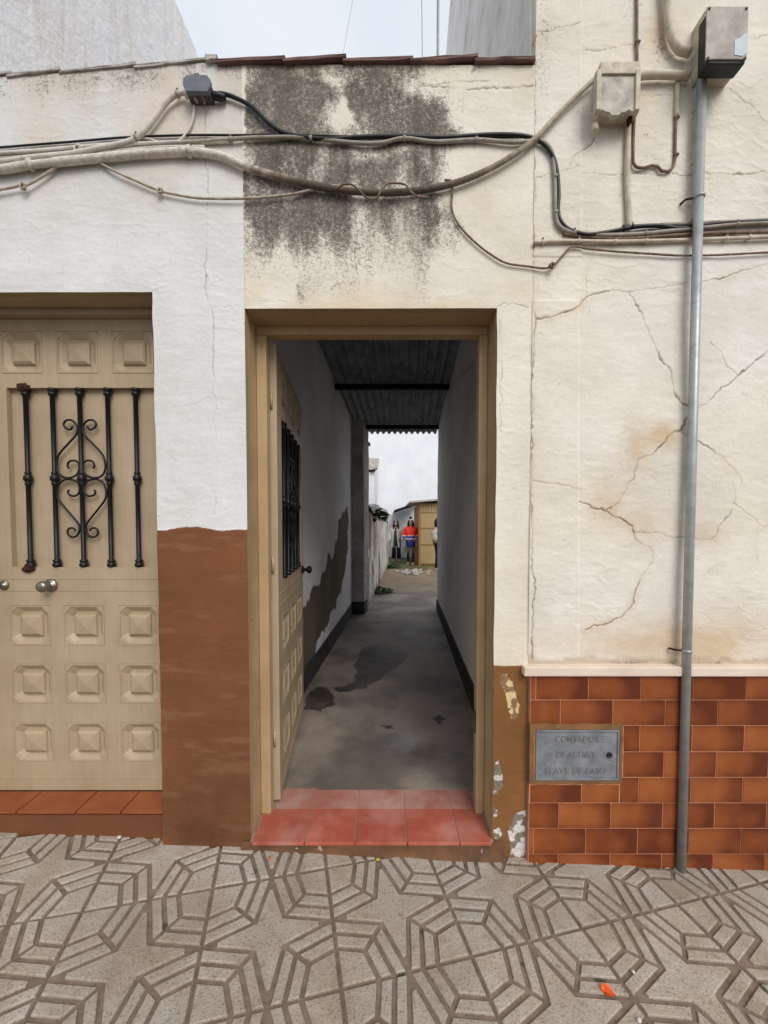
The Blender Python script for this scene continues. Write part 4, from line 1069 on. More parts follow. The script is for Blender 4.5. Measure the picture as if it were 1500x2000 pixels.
cable('limed_cable', [(-1100, 363), (-120, 308), (0, 300), (90, 294), (180, 286), (260, 282), (330, 280), (420, 276), (455, 272)], .0075, m_white_cable, 'whitewashed cable in the middle of the bundle at left', off=.003, n=10, wob=.06)
cable('limed_cable', [(-1100, 397), (-120, 342), (0, 336), (110, 318), (200, 300), (300, 289), (400, 288)], .007, m_white_cable, 'lowest whitewashed cable of the bundle at left', off=.002, wob=.06)
cable('thin_wire', [(379, 206), (378, 226), (371, 250), (356, 270), (338, 281), (318, 281), (296, 273), (268, 268)], .0042, m_white_cable, 'thin white wire looping down from the dark junction box', clips=[(325, 283)], cm=m_brownwire)
def knot(parent, px, py, R, m):
    c = survey(px, py, -.018); pts = []
    for i in range(26):
        t = i / 25 * 2 * math.pi * 2.2; pts.append(c + Vector((R * math.cos(t) * (1 - .02 * i), -.004 * math.sin(t * 1.5), R * .8 * math.sin(t))))
    tube('knot', pts, .0035, m, parent, step=.006, n=6)
tw1 = cable('twisted_wire', [(-1100, 435), (-120, 380), (0, 370), (40, 362), (52, 362), (85, 343), (120, 318), (148, 294), (160, 291), (190, 315), (230, 337), (270, 355), (305, 370), (320, 375), (380, 386), (440, 388), (490, 387), (560, 381), (600, 373), (640, 363), (690, 368)], .0044, m_dirty_cable, 'thin knotted wire hanging in a zigzag below the cable bundle', off=.010, wob=.2)
knot(tw1, 45, 364, .013, m_dirty_cable); knot(tw1, 152, 291, .016, m_white_cable); knot(tw1, 312, 373, .010, m_dirty_cable)
pts = []
for x, y, yo in ((655, 370, .03), (672, 360, .05), (690, 362, .05), (715, 385, .02), (735, 388, .05), (745, 370, .055), (760, 358, .05), (790, 360, .05), (800, 372, .056), (815, 383, .05), (835, 385, .02)):
    pts.append(survey(x, y, -yo))
tag(tube('binding_wire', pts, .0036, m_brownwire, None, step=.006, n=6), 'brown wire wound round the sagging thick cable', 'wire')
hw = cable('hanging_wire', [(868, 352), (880, 352), (884, 370), (882, 400), (888, 425), (905, 450), (930, 475), (960, 498), (990, 514), (1030, 520), (1065, 524), (1083, 517), (1098, 500), (1117, 482), (1150, 486), (1200, 491), (1260, 495), (1330, 499), (1400, 498), (1460, 495), (1500, 493), (1620, 489), (2550, 469)], .0036, m_brownwire,
           'thin brown wire dropping from the thick cable and running low to the right', off=.006, wob=.2)
knot(hw, 1078, 519, .010, m_brownwire)
cable('cream_cable', [(1042, 474), (1065, 472), (1120, 471), (1200, 472), (1300, 470), (1370, 468), (1420, 466), (1500, 463), (1620, 460), (2550, 440)], .0065, m_creambox, 'cream painted cable clipped straight under the black cables', clips=[(1060, 473), (1130, 471), (1201, 472), (1262, 471), (1418, 466), (1463, 464)])
cable('brown_cable', [(1100, 457), (1160, 464), (1230, 466), (1300, 461), (1380, 456), (1450, 454), (1500, 453), (1620, 450), (2550, 430)], .006, m_brownwire, 'brown cable just below the grey one right of the corner', off=.002)
cable('brown_cable', [(1290, 439), (1340, 437), (1400, 434), (1440, 433), (1500, 430), (1620, 427), (2550, 407)], .0065, m_pvc, 'grey brown cable behind the steel pipe', off=.001)

# steel pipe
pt = survey(1372, 168, -.034); pb = survey(1333, 1694, -.034)
pp = tube('steel_pipe', [(1.136, -.034, 2.895), (1.137, -.034, 1.5), (1.1385, -.034, pz(1.14) - .01)], .0155, m_zinc, None, step=.4, n=24, smooth_path=False)
tag(pp, 'tall galvanised steel pipe standing against the cream wall', 'pipe')
for z in (survey(1368, 385, -.034).z, survey(1340, 1271, -.034).z):
    tube('clamp', [(1.1375, -.034, z - .004), (1.1375, -.034, z + .004)], .0185, m_zinc, pp, step=.1, n=20)
    tube('clamp_screw', [(1.119, -.030, z), (1.098, -.022, z + .001), (1.094, -.002, z)], .004, m_rust, pp, step=.02, n=8)

# large meter box at the top of the pipe
bx = thing('meter_box', 'cream box with weathered grey lid on top of the steel pipe', 'meter box', (1.17, -.03, 2.9))
q0 = survey(1342, 172, 0); q1 = survey(1418, 60, 0)
box('back_box', (q0.x + .012, -.060, q0.z), (q1.x, .002, q1.z), m_creambox, bx, .006)
f0 = survey(1368, 146, -.07); f1 = survey(1440, 44, -.07)
box('cover', (f0.x - .004, -.108, f0.z - .004), (f1.x, -.059, f1.z), m_blackpl, bx, .006)
l0 = survey(1373, 126, -.1); l1 = survey(1441, 40, -.1)
lid = box('lid', (l0.x - .001, -.1125, l0.z + .004), (f1.x + .001, -.1075, f1.z + .001), m_lid, bx, .003)
bm = bmesh.new(); sx0, sz0 = f1.x - .046, l0.z + .012
vs = [bm.verts.new((sx0 + u, -.1132, sz0 + v)) for u, v in ((.002, .004), (.03, 0), (.044, .01), (.044, .072), (.036, .074), (.018, .058), (.002, .052))]; bm.faces.new(vs)
thicken(bm, .0007); ob('sticker', bm_mesh('sticker', bm, m_sticker), lid)
for (x, z) in ((l0.x + .006, l0.z + .006), (f1.x - .008, l0.z + .006), (l0.x + .006, f1.z - .008), (f1.x - .008, f1.z - .008)):
    s_ = ob('screw', NAIL, lid); s_.location = (x, -.113, z)
# smaller cream box with ragged lower edge
sb = thing('meter_box', 'small cream painted box with a ragged lower edge beside the grey lidded one', 'meter box', (.93, -.02, 2.75))
r0 = survey(1157, 252, 0); r1 = survey(1238, 150, 0)
box('back_box', (r0.x, -.05, r0.z + .012), (r1.x - .006, .002, r1.z), m_creambox, sb, .006)
h0 = survey(1161, 222, -.06); h1 = survey(1247, 143, -.06)
bm = bmesh.new(); n = 18; top = []; bot = []
for i in range(n + 1):
    x = h0.x + (h1.x - h0.x) * i / n
    rz_ = (.006 * math.sin(i * .55) + .003 * math.sin(i * 2.3 + 1) - .006 * math.exp(-((i - 8) / 2.0) ** 2)) * (0 < i < n)
    top.append(bm.verts.new((x, -.066, h1.z))); bot.append(bm.verts.new((x, -.066, h0.z + rz_)))
for i in range(n): bm.faces.new((bot[i], bot[i + 1], top[i + 1], top[i]))
thicken(bm, -.016)
m_lid2 = mat('dirty_cream_lid', C(206, 198, 184), C(160, 152, 142), 26, .8, .1, .4, 60, .004)
sl = ob('lid', bm_mesh('lid', bm, m_lid2), sb)
for x in (h0.x, h1.x - .016): box('flange', (x, -.074, h0.z + .002), (x + .016, -.0665, h1.z), m_creambox, sl, .002)
box('flange', (h0.x + .017, -.073, h1.z - .014), (h1.x - .017, -.0665, h1.z), m_creambox, sl, .002)
pg = survey(1168, 243, -.05); tube('cable_gland', [(pg.x, -.028, pg.z + .02), (pg.x, -.032, pg.z - .008)], .012, m_creambox, sb, step=.1, n=12)
box('bracket', (r1.x - .036, -.04, r0.z - .012), (r1.x - .026, -.02, r0.z + .02), m_rust, sb, .001)

cable('cream_conduit', [(1240, 150), (1260, 147), (1300, 146), (1346, 149)], .013, m_creambox, 'short thick cream conduit joining the two meter boxes', cat='conduit', n=12, off=.01)
cable('cream_conduit', [(1280, -900), (1292, -160), (1296, -60), (1302, 0), (1305, 40), (1312, 72), (1326, 96), (1348, 103)], .0135, m_creambox, 'thick cream conduit curving down from above into the grey lidded box', cat='conduit', n=12, off=.01)
cable('cream_conduit', [(1227, 236), (1226, 300), (1225, 345), (1228, 420), (1230, 445)], .0098, m_creambox, 'cream painted conduit going straight down from the small box', cat='conduit', n=12, off=.001)
cable('cream_conduit', [(1362, 170), (1360, 240), (1358, 320), (1357, 430)], .0095, m_creambox, 'cream painted conduit half hidden behind the steel pipe', cat='conduit', n=12, off=.0, clips=[(1360, 215, 1), (1358, 318, 1)])
cable('brown_wire', [(1244, -900), (1244, -160), (1244, 0), (1244, 80), (1245, 142)], .0048, m_brownwire, 'thin brown pipe coming straight down from above onto the small box', clips=[(1244, 82, 1)])
cable('brown_wire', [(1239, 232), (1237, 270), (1237, 318), (1242, 326), (1258, 328), (1272, 323), (1284, 325), (1292, 334), (1304, 335), (1315, 325), (1318, 310), (1319, 270), (1320, 220), (1322, 160)], .0050, m_brownwire, 'thin brown wire hanging in a U between the two meter boxes', clips=[(1320, 230, 1), (1319, 302, 1)])
cable('brown_wire', [(1323, 162), (1322, 200), (1321, 228)], .0085, m_creambox, 'short cream sleeve at the top of the U shaped wire', cat='conduit', off=.001)

# dark junction box on the left
jb = thing('junction_box', 'small dark grey junction box near the roof edge', 'junction box', (-.67, -.03, 2.86))
j0 = survey(374, 206, 0); j1 = survey(420, 206, 0); jt = survey(392, 150, -.05).z + .004
box('body', (j0.x, -.036, j0.z), (j1.x, .004, jt - .006), m_darkbox, jb, .007, 3)
bm = bmesh.new()
oc = [(-.004, .012), (.006, 0), (1, 0), (1, .012)]
W_ = j1.x - j0.x; H_ = jt - j0.z
out = [(-.005, .016), (.004, -.003), (W_ - .004, -.003), (W_ + .005, .016), (W_ + .005, H_ - .014), (W_ - .006, H_), (W_ * .62, H_ + .002), (W_ * .6, H_ + .008), (W_ * .4, H_ + .008), (W_ * .38, H_ + .002), (.006, H_), (-.005, H_ - .014)]
V = [bm.verts.new((j0.x + u, -.051, j0.z + v)) for u, v in out]; bm.faces.new(V)
thicken(bm, -.016)
ob('lid', bm_mesh('lid', bm, m_boxlid), jb)
for u in (.3, .6): tube('rib', [(j0.x + u * W_, -.032, j0.z - .001), (j0.x + u * W_, -.010, j0.z - .001)], .006, m_pvc, jb, step=.1, n=8)
gl_ = survey(432, 181, -.03); tube('cable_gland', [(j1.x - .006, -.020, gl_.z + .002), (j1.x + .010, -.019, gl_.z), (gl_.x + .010, -.016, gl_.z - .002)], [.013, .0135, .010], m_black, jb, step=.008, n=12)
gl_ = survey(362, 181, -.03); tube('cable_gland', [(gl_.x - .004, -.022, gl_.z), (gl_.x + .028, -.026, gl_.z)], .0115, m_white_cable, jb, step=.01, n=12)
box('plug', (j0.x + .045, -.03, j0.z - .012), (j0.x + .055, -.02, j0.z + .004), m_darkbox, jb, .001)

# ------------------------------------------------------------------ beyond the roofline
tag(prism('neighbour_building', [(-9, .29), (-1.92, .29), (-1.92 + .3, 11), (-9, 11)], -.3, 6.0, m_streak, None), 'white rain streaked side wall of a taller building at upper left', 'building')
tag(tube('antenna_pole', [(.655, 3.5, 2.75), (.655, 3.5, 8.5)], .016, m_pole, None, step=1), 'thin grey antenna pole against the sky', 'pole')
p = survey(810, -700, 4.2); q = survey(825, 130, 4.2); tag(tube('overhead_wire', [p, q, Vector((q.x, q.y, 2.72))], .004, m_black, None, step=.3, n=5), 'dark wire hanging beside the antenna pole', 'wire')
p = survey(816, -700, 5.5); q = survey(660, 160, 5.5); tag(tube('overhead_wire', [p, q], .003, m_pvc, None, step=.3, n=5), 'faint slanting wire in the middle of the sky', 'wire')

# ------------------------------------------------------------------ courtyard
bw = thing('back_wall', 'tall white wall closing the courtyard', 'wall', (1, 16.6, -.1))
bmw = prism('wall', [(-8, 16.5), (10, 16.5), (10, 16.9), (-8, 16.9)], -.3, 9.0, m_farwhite, bw)
cw = thing('courtyard_wall', 'low peeling courtyard wall beyond the pillar on the left', 'wall', (-.1, 8, 0))
def CWX(y): return -.505 + K * y
m_peel = wall_mat('peeling_wall', 20, .5)
def CWH(Y, Z): return .05 * (fbm(Y, Z, 1.5, 4, 131) - .5) - .02 * sstep(.5, .55, fbm(Y * 1.2, Z * .55, 3.5, 4, 132))
def CWC(Y, Z):
    p_ = sstep(.47, .53, fbm(Y * 1.2, Z * .45, 3.5, 5, 132))[..., None] * .8
    return np.array(C(232, 227, 220)) * (1 - p_) + np.array(C(146, 118, 92)) * p_
def CWS(Y, Z): return .35 * sstep(.5, .7, fbm(Y * 2.2, Z * .3, 4, 4, 133)) + .6 * sstep(.25, .05, Z) + .8 * np.exp(-((Y - 4.95) / .06) ** 2)
cwtop = lambda Y: 1.60 + .10 * (Y - 4.7) / 7 + .05 * np.sin(Y * 2.1)
sheet('wall', axis((4.7, 11.4, .03)), axis((-.15, 1.6, .03)), None, CWH, CWC, CWS, m_peel, cw, lambda Y, Z, h: np.stack([CWX(Y) + h, Y, Z * cwtop(Y) / 1.6], -1), skirt=.25)
V = []; F = []
nn = 60
for i in range(nn + 1):
    y = 4.68 + 6.75 * i / nn
    for j, (dx, dz_) in enumerate(((-.28, -.02), (-.24, .05), (-.1, .09), (.02, .05), (.05, -.02))):
        V.append((CWX(y) + dx + random.uniform(-.02, .02), y, float(cwtop(y)) + dz_ + random.uniform(-.02, .02)))
for i in range(nn):
    for j in range(4): F.append((i * 5 + j, i * 5 + 5 + j, i * 5 + 6 + j, i * 5 + 1 + j))
mk('coping', V, F, m_pil, cw, True)
lb = thing('outbuilding', 'small white outbuilding with limed roof edge behind the courtyard wall', 'building', (-.8, 13, 0))
prism('wall', [(-4, 11.6), (-.32, 11.6), (-.30, 16.4), (-4, 16.4)], -.2, [3.1, 3.1, 4.2, 4.2], m_farwhite, lb)
V = []; F = []
for i in range(9):
    t = i / 8; y = 11.5 + 4.9 * t
    for j, (dx, dz_) in enumerate(((-3.6, .0), (-.5, .04), (-.1, .07), (.02, .04), (.03, -.03), (-.1, -.04))): V.append((-.31 + dx, y + random.uniform(-.05, .05), 3.13 + 1.1 * t + dz_ + random.uniform(-.03, .03)))
for i in range(8):
    for j in range(5): F.append((i * 6 + j, i * 6 + 6 + j, i * 6 + 7 + j, i * 6 + 1 + j))
mk('roof_verge', V, F, m_copw, lb)
for i in range(7):
    t = (i + .5) / 7; y = 11.6 + 4.6 * t; z = 3.17 + 1.1 * t
    tube('roof_tile', [(-1.2, y, z + .10), (-.22, y - .02, z + .04)], .06, m_copw, lb, step=.5, n=10)

sh = thing('shed', 'tan panelled shed with flat overhanging roof at the end of the courtyard', 'shed', (2.1, 12.8, -.07))
SX0, SX1, SY, SZ0 = 1.19, 3.2, 12.05, -.10
zt = survey(830, 984, SY).z
prism('body', [(SX0 + .01, SY + .02), (SX1, SY + .02), (SX1, SY + 2.2), (SX0 + .01, SY + 2.2)], SZ0, zt - .02, m_shedf, sh)
zl = [survey(830, p_, SY).z for p_ in (1093, 1064, 1032, 1001, 984)]
zl = [SZ0 + .12] + zl[1:]
xc = [SX0 + .05, SX0 + .72, SX0 + 1.35, SX1]
for i in range(3):
    for j in range(4):
        if j < 3: box('panel', (xc[i] + .02, SY - .005, zl[j] + .015), (xc[i + 1] - .02, SY + .021, zl[j + 1] - .015), m_shed, sh, .004, 1)
        else:
            for k in range(7):
                w_ = (xc[i + 1] - xc[i]) / 7; box('slat', (xc[i] + k * w_ + .006, SY - .005, zl[j] + .01), (xc[i] + (k + 1) * w_ - .006, SY + .021, zl[j + 1] - .01), m_shed, sh, .004, 1)
for z in zl: box('rail', (SX0, SY - .02, z - .013), (SX1, SY + .019, z + .013), m_shedf, sh, .003, 1)
for x in xc[:1] + xc[1:3]: box('stile', (x - .05 if x == xc[0] else x - .018, SY - .023, SZ0), (x + .018, SY + .0185, zt), m_shedf, sh, .003, 1)
prism('roof', [(SX0 - .32, SY - .25), (SX1 + .1, SY - .25), (SX1 + .1, SY + 2.4), (SX0 - .32, SY + 2.4)], [zt + .02, zt + .22, zt + .22, zt + .02], [zt + .075, zt + .275, zt + .275, zt + .075], m_lid, sh)
lt = thing('lean_to', 'dark lean-to roof on posts behind the two standing women', 'lean-to', (1.0, 14.5, -.08))
a_l = survey(770, 999, 14.4); b_l = survey(818, 982, 14.4)
prism('roof', [(a_l.x, 14.0), (b_l.x + .1, 14.0), (b_l.x + .1, 16.45), (a_l.x, 16.45)], [a_l.z, b_l.z, b_l.z, a_l.z], [a_l.z + .05, b_l.z + .05, b_l.z + .05, a_l.z + .05], m_dark, lt)
box('side_wall', (SX0 + .25, 14.3, -.1), (SX0 + .45, 16.4, 1.7), m_pil, lt, .01)
lamp = thing('wall_lamp', 'small lamp on a bracket at the pillar top', 'lamp', (-.25, 4.35, 2.3))
p = survey(707, 858, 4.32); q = survey(720, 866, 4.32)
tube('bracket', [p, p + Vector((.03, 0, -.01)), q + Vector((0, 0, .01))], .010, m_blackpl, lamp, n=8)
bm = bmesh.new(); bmesh.ops.create_uvsphere(bm, u_segments=16, v_segments=10, radius=.033)
for v in bm.verts: v.co = v.co * (1 if v.co.z < 0 else .85) + q + Vector((0, 0, -.012))
ob('globe', bm_mesh('globe', bm, m_pale, True), lamp)

# plants
def leafy(name, label, cen, n, R, H, size, m, up=.6):
    t = thing(name, label, 'plant', cen); V = []; F = []
    for i in range(n):
        a = random.uniform(0, 2 * math.pi); r = R * random.random() ** .6; z = H * random.random() * (1 - .5 * r / R)
        c = Vector(cen) + Vector((r * math.cos(a), r * math.sin(a), z)); d = Vector((math.cos(a), math.sin(a), random.uniform(-.4, up))).normalized()
        s = d.cross(Vector((0, 0, 1))).normalized(); L = size * random.uniform(.6, 1.3); w_ = L * .28; nn_ = s.cross(d)
        o = len(V); V += [c, c + d * L * .5 + s * w_ + nn_ * .1 * L, c + d * L, c + d * L * .5 - s * w_ + nn_ * .1 * L]; F.append((o, o + 1, o + 2, o + 3))
    mk('leaves', V, F, m, t)
    for i in range(5):
        a = random.uniform(0, 6.28); tube('stem', [Vector(cen) + Vector((0, 0, -.02)), Vector(cen) + Vector((R * .5 * math.cos(a), R * .5 * math.sin(a), H * .7))], .004, m, t, step=.1, n=5)
    return t
leafy('fern', 'green fern sprouting from the top of the courtyard wall', (float(CWX(5.4)) + .02, 5.4, 1.42), 240, .17, .26, .13, m_leafm, .1)
leafy('weed', 'low green weed at the foot of the courtyard wall', (float(CWX(5.95)) + .13, 5.95, .05), 130, .16, .12, .10, m_leafm)
leafy('weed', 'dark green weeds at the far foot of the courtyard wall', (float(CWX(11.2)) + .18, 11.2, -.07), 200, .2, .22, .10, m_leafm)

# rubble heap
rub = thing('rubble_heap', 'scatter of white plaster rubble on the courtyard ground', 'rubble', (.75, 9.9, -.02))
for i in range(60):
    s = random.uniform(.02, .12) if i > 14 else random.uniform(.1, .2)
    c = Vector((.75 + random.gauss(0, .22), 9.9 + random.gauss(0, .35), 0)); c.z = float(flz(c.y)) + .01
    bm = bmesh.new(); bmesh.ops.create_cube(bm, size=1)
    for v in bm.verts: v.co = Vector((v.co.x * s * random.uniform(.6, 1.2), v.co.y * s * random.uniform(.6, 1.2), v.co.z * s * random.uniform(.2, .45)))
    bmesh.ops.rotate(bm, cent=(0, 0, 0), matrix=Euler((random.uniform(-.4, .4), random.uniform(-.4, .4), random.uniform(0, 3))).to_matrix(), verts=bm.verts)
    bmesh.ops.translate(bm, vec=c, verts=bm.verts); ob('fragment', bm_mesh('fragment', bm, m_pale), rub)

# ------------------------------------------------------------------ people
def skin(name, J, E, m, parent, sub=2):
    keys = list(J); me = bpy.data.meshes.new(name)
    me.from_pydata([J[k][0] for k in keys], [(keys.index(a), keys.index(b)) for a, b in E], [])
    me.materials.append(m); o = ob(name, me, parent)
    md = o.modifiers.new('skin', 'SKIN'); md.use_smooth_shade = True
    if not me.skin_vertices: pass
    for i, k in enumerate(keys):
        r = J[k][1]; me.skin_vertices[0].data[i].radius = (r, r) if not hasattr(r, '__len__') else r
        me.skin_vertices[0].data[i].use_root = (i == 0)
    if sub: s = o.modifiers.new('sub', 'SUBSURF'); s.levels = sub; s.render_levels = sub
    return o
m_skin = mat('skin', C(206, 160, 134), C(190, 142, 116), 20, .55, .05, 0)
m_hair = mat('dark_hair', C(34, 27, 24), C(22, 18, 16), 60, .5, .1, .3, 150)
m_trous = mat('black_trousers', C(28, 28, 32), None, 20, .85, .05, .2, 80)
m_shoe = mat('white_shoes', C(220, 218, 214), None, 20, .6, .05, 0)
m_coat = mat('pale_grey_coat', C(236, 235, 230), C(222, 221, 216), 12, .85, .05, .2, 40)
m_shirt = mat('dark_green_shirt', C(70, 72, 58), None, 20, .85, .05, 0)
m_poncho = mat('beige_poncho', C(202, 190, 172), C(182, 170, 152), 14, .9, .05, .2, 40)
m_scarf = mat('tan_fringe', C(138, 128, 100), C(96, 90, 72), 60, .9, .05, .3, 90)
def jacket_mat():
    k = N('red_blue_jacket'); o = k.n('TexCoord').outputs['Object']; sp = k.n('SeparateXYZ'); k.l(o, sp.inputs[0])
    r = k.n('ValToRGB'); r.color_ramp.interpolation = 'CONSTANT'; e = r.color_ramp.elements
    st = [(0, C(30, 60, 156)), (.575, C(226, 226, 230)), (.600, C(30, 60, 156)), (.645, C(226, 226, 230)), (.662, C(252, 50, 36))]
    while len(e) < len(st): e.new(.5)
    for i, (p_, c_) in enumerate(st): e[i].position = p_; e[i].color = (*c_, 1)
    k.l(k.math('MULTIPLY', sp.outputs['Z'], .5 / .82), r.inputs['Fac']); k.l(r.outputs[0], k.b.inputs['Base Color']); k.b.inputs['Roughness'].default_value = .6
    k.bump(k.noise(o, 30, 4), .3, .01); return k.m
m_jack = jacket_mat()
def hand(J, E, w, dirv, side, pre):
    """palm and five curled fingers from wrist w"""
    w = Vector(w); d = Vector(dirv).normalized(); s = Vector((0, 1, 0)) if abs(d.y) < .8 else Vector((1, 0, 0))
    J[pre + 'palm'] = (w + d * .055, (.016, .034)); E.append((pre + 'wr', pre + 'palm'))
    for i, (off, ln) in enumerate(((-.028, .062), (-.009, .074), (.010, .070), (.027, .056))):
        a = w + d * .09 + s * off; b_ = a + d * ln * .55 + Vector((-side * .008, 0, 0)); c = b_ + d * ln * .4 + Vector((-side * .018, 0, 0))
        for k, q in enumerate((a, b_, c)): J[f'{pre}f{i}{k}'] = (q, .0085 - .001 * k)
        E += [(pre + 'palm', f'{pre}f{i}0'), (f'{pre}f{i}0', f'{pre}f{i}1'), (f'{pre}f{i}1', f'{pre}f{i}2')]
    a = w + d * .04 - s * .035; b_ = a + d * .035 - s * .018
    J[pre + 't0'] = (a, .010); J[pre + 't1'] = (b_, .0085); E += [(pre + 'palm', pre + 't0'), (pre + 't0', pre + 't1')]
def person(label, loc, rz, h, arms, legs, head_tilt=0):
    k = h / 1.65
    t = thing('person', label, 'person', loc, 'people in the courtyard', True, rz); t.scale = (k, k, k)
    J = {'pel': ((0, 0, .93), .12), 'wai': ((0, 0, 1.05), .105), 'che': ((0, .005, 1.24), .125), 'nk0': ((0, .01, 1.38), .055), 'nk1': ((0, -.005 - head_tilt * .02, 1.45), .048),
         'hd0': ((0, -.02 - head_tilt * .05, 1.51 - head_tilt * .01), (.068, .078)), 'hd1': ((0, -.01 - head_tilt * .06, 1.58 - head_tilt * .02), (.076, .09)), 'hd2': ((0, .0 - head_tilt * .05, 1.63 - head_tilt * .03), .05),
         'nos': ((0, -.108 - head_tilt * .06, 1.535 - head_tilt * .04), .012)}
    E = [('pel', 'wai'), ('wai', 'che'), ('che', 'nk0'), ('nk0', 'nk1'), ('nk1', 'hd0'), ('hd0', 'hd1'), ('hd1', 'hd2'), ('hd0', 'nos')]
    for s, nm in ((-1, 'L'), (1, 'R')):
        el, wr = arms[nm]
        J[nm + 'sh'] = ((s * .17, .01, 1.33), .058); J[nm + 'el'] = (el, .042); J[nm + 'wr'] = (wr, .028)
        E += [('che', nm + 'sh'), (nm + 'sh', nm + 'el'), (nm + 'el', nm + 'wr')]
        hand(J, E, wr, Vector(wr) - Vector(el), s, nm)
        kn, an, toe = legs[nm]
        J[nm + 'hp'] = ((s * .09, 0, .86), .085); J[nm + 'kn'] = (kn, .056); J[nm + 'an'] = (an, .038); J[nm + 'to'] = (toe, .034)
        E += [('pel', nm + 'hp'), (nm + 'hp', nm + 'kn'), (nm + 'kn', nm + 'an'), (nm + 'an', nm + 'to')]
    skin('body', J, E, m_skin, t, 1)
    for s in (-1, 1):
        bm = bmesh.new(); bmesh.ops.create_uvsphere(bm, u_segments=8, v_segments=6, radius=.011); o = ob('eye', bm_mesh('eye', bm, m_hair, True), t); o.location = (s * .032, -.088 - head_tilt * .06, 1.565 - head_tilt * .03)
    o = ob('mouth', tube_mesh('mouth', [(-.024, -.088 - head_tilt * .05, 1.488 - head_tilt * .02), (0, -.095 - head_tilt * .05, 1.482 - head_tilt * .02), (.024, -.088 - head_tilt * .05, 1.488 - head_tilt * .02)], .006, m_poncho if False else mat('lips', C(160, 80, 76)), n=6), t)
    return t, J
def garment(name, J, keys, scale, E, m, t, extra=None, sub=1):
    Q = {k: (J[k][0], tuple(v * scale for v in J[k][1]) if hasattr(J[k][1], '__len__') else J[k][1] * scale) for k in keys}
    if extra: Q.update(extra)
    return skin(name, Q, E, m, t, sub)
def trousers(J, t, m, wide=1.2, flare=None):
    Q = {'pel': ((0, 0, .95), .135)}
    E = []
    for n_ in 'LR':
        Q[n_ + 'hp'] = (J[n_ + 'hp'][0], .098); Q[n_ + 'kn'] = (J[n_ + 'kn'][0], .058 * wide); a_ = Vector(J[n_ + 'an'][0]); Q[n_ + 'an'] = (a_ + Vector((0, 0, .0)), .048 * (flare or wide))
        E += [('pel', n_ + 'hp'), (n_ + 'hp', n_ + 'kn'), (n_ + 'kn', n_ + 'an')]
    skin('trousers', Q, E, m, t, 1)
    for n_ in 'LR':
        a_ = Vector(J[n_ + 'an'][0]); b_ = Vector(J[n_ + 'to'][0]); skin('shoe', {'a': (a_ + Vector((0, .02, -.035)), .045), 'b': ((a_ + b_) / 2 + Vector((0, 0, -.01)), .046), 'c': (b_, .038)}, [('a', 'b'), ('b', 'c')], m_shoe, t, 1)
def hair(t, J, long_, bun=False, tilt=0):
    dy = -tilt * .06
    Q = {'a': ((0, .05 + dy, 1.61 - tilt * .02), (.092, .09)), 'b': ((0, .07 + dy, 1.52), (.098, .075))}
    E = [('a', 'b')]
    if long_:
        Q['c'] = ((0, .065, 1.42), (.12, .06)); Q['d'] = ((0, .07, 1.30), (.11, .045)); E += [('b', 'c'), ('c', 'd')]
    o = skin('hair', Q, E, m_hair, t, 2)
    for s in (-1, 1):
        if long_: skin('hair', {'a': ((s * .045, .02 + dy, 1.66), .034), 'b': ((s * .088, .02 + dy, 1.57), .030), 'c': ((s * .105, .0 + dy, 1.45), .034), 'd': ((s * .11, -.04, 1.30), .025)}, [('a', 'b'), ('b', 'c'), ('c', 'd')], m_hair, t, 1)
    if bun:
        bm = bmesh.new(); bmesh.ops.create_icosphere(bm, subdivisions=2, radius=.05); o = ob('hair_bun', bm_mesh('hair_bun', bm, m_hair, True), t); o.location = (0, .02, 1.73)
# woman in the red and blue jacket, walking towards the street
P1 = fl_ray(802, 1104, -.08)
t, J = person('person in red and blue jacket with dark trousers walking toward the passage', (P1[0], P1[1], -.075), .05, 1.62,
              {'L': ((-.25, .02, 1.10), (-.16, -.14, .97)), 'R': ((.25, .02, 1.10), (.16, -.14, .97))},
              {'L': ((-.085, .04, .47), (-.085, .12, .09), (-.09, .0, .04)), 'R': ((.075, -.10, .48), (.06, -.16, .08), (.07, -.28, .04))})
trousers(J, t, m_trous, .95)
garment('jacket', J, [], 1, [('hem', 'wai'), ('wai', 'che'), ('che', 'col'), ('che', 'Lsh'), ('Lsh', 'Lel'), ('Lel', 'Lwr'), ('che', 'Rsh'), ('Rsh', 'Rel'), ('Rel', 'Rwr')], m_jack, t,
        {'che': ((0, 0, 1.25), (.17, .15)), 'hem': ((0, 0, .56), (.21, .18)), 'wai': ((0, 0, .90), (.19, .165)), 'col': ((0, .015, 1.40), .08), 'Lsh': ((-.19, .01, 1.32), .085), 'Lel': ((-.27, .02, 1.08), .075), 'Lwr': ((-.19, -.13, .97), .062), 'Rsh': ((.19, .01, 1.32), .085), 'Rel': ((.27, .02, 1.08), .075), 'Rwr': ((.19, -.13, .97), .062)})
V = []; F = []
for i in range(34):
    a = 2 * math.pi * i / 34; x, y = .20 * math.cos(a), .17 * math.sin(a); L = random.uniform(.10, .2); o = len(V)
    V += [(x - .012, y, .66), (x + .012, y, .66), (x + .004, y, .62 - L), (x - .004, y, .62 - L)]; F.append((o, o + 1, o + 2, o + 3))
mk('fringe', V, F, m_scarf, t); t.children[-1].matrix_parent_inverse = Matrix()
hair(t, J, True, True)
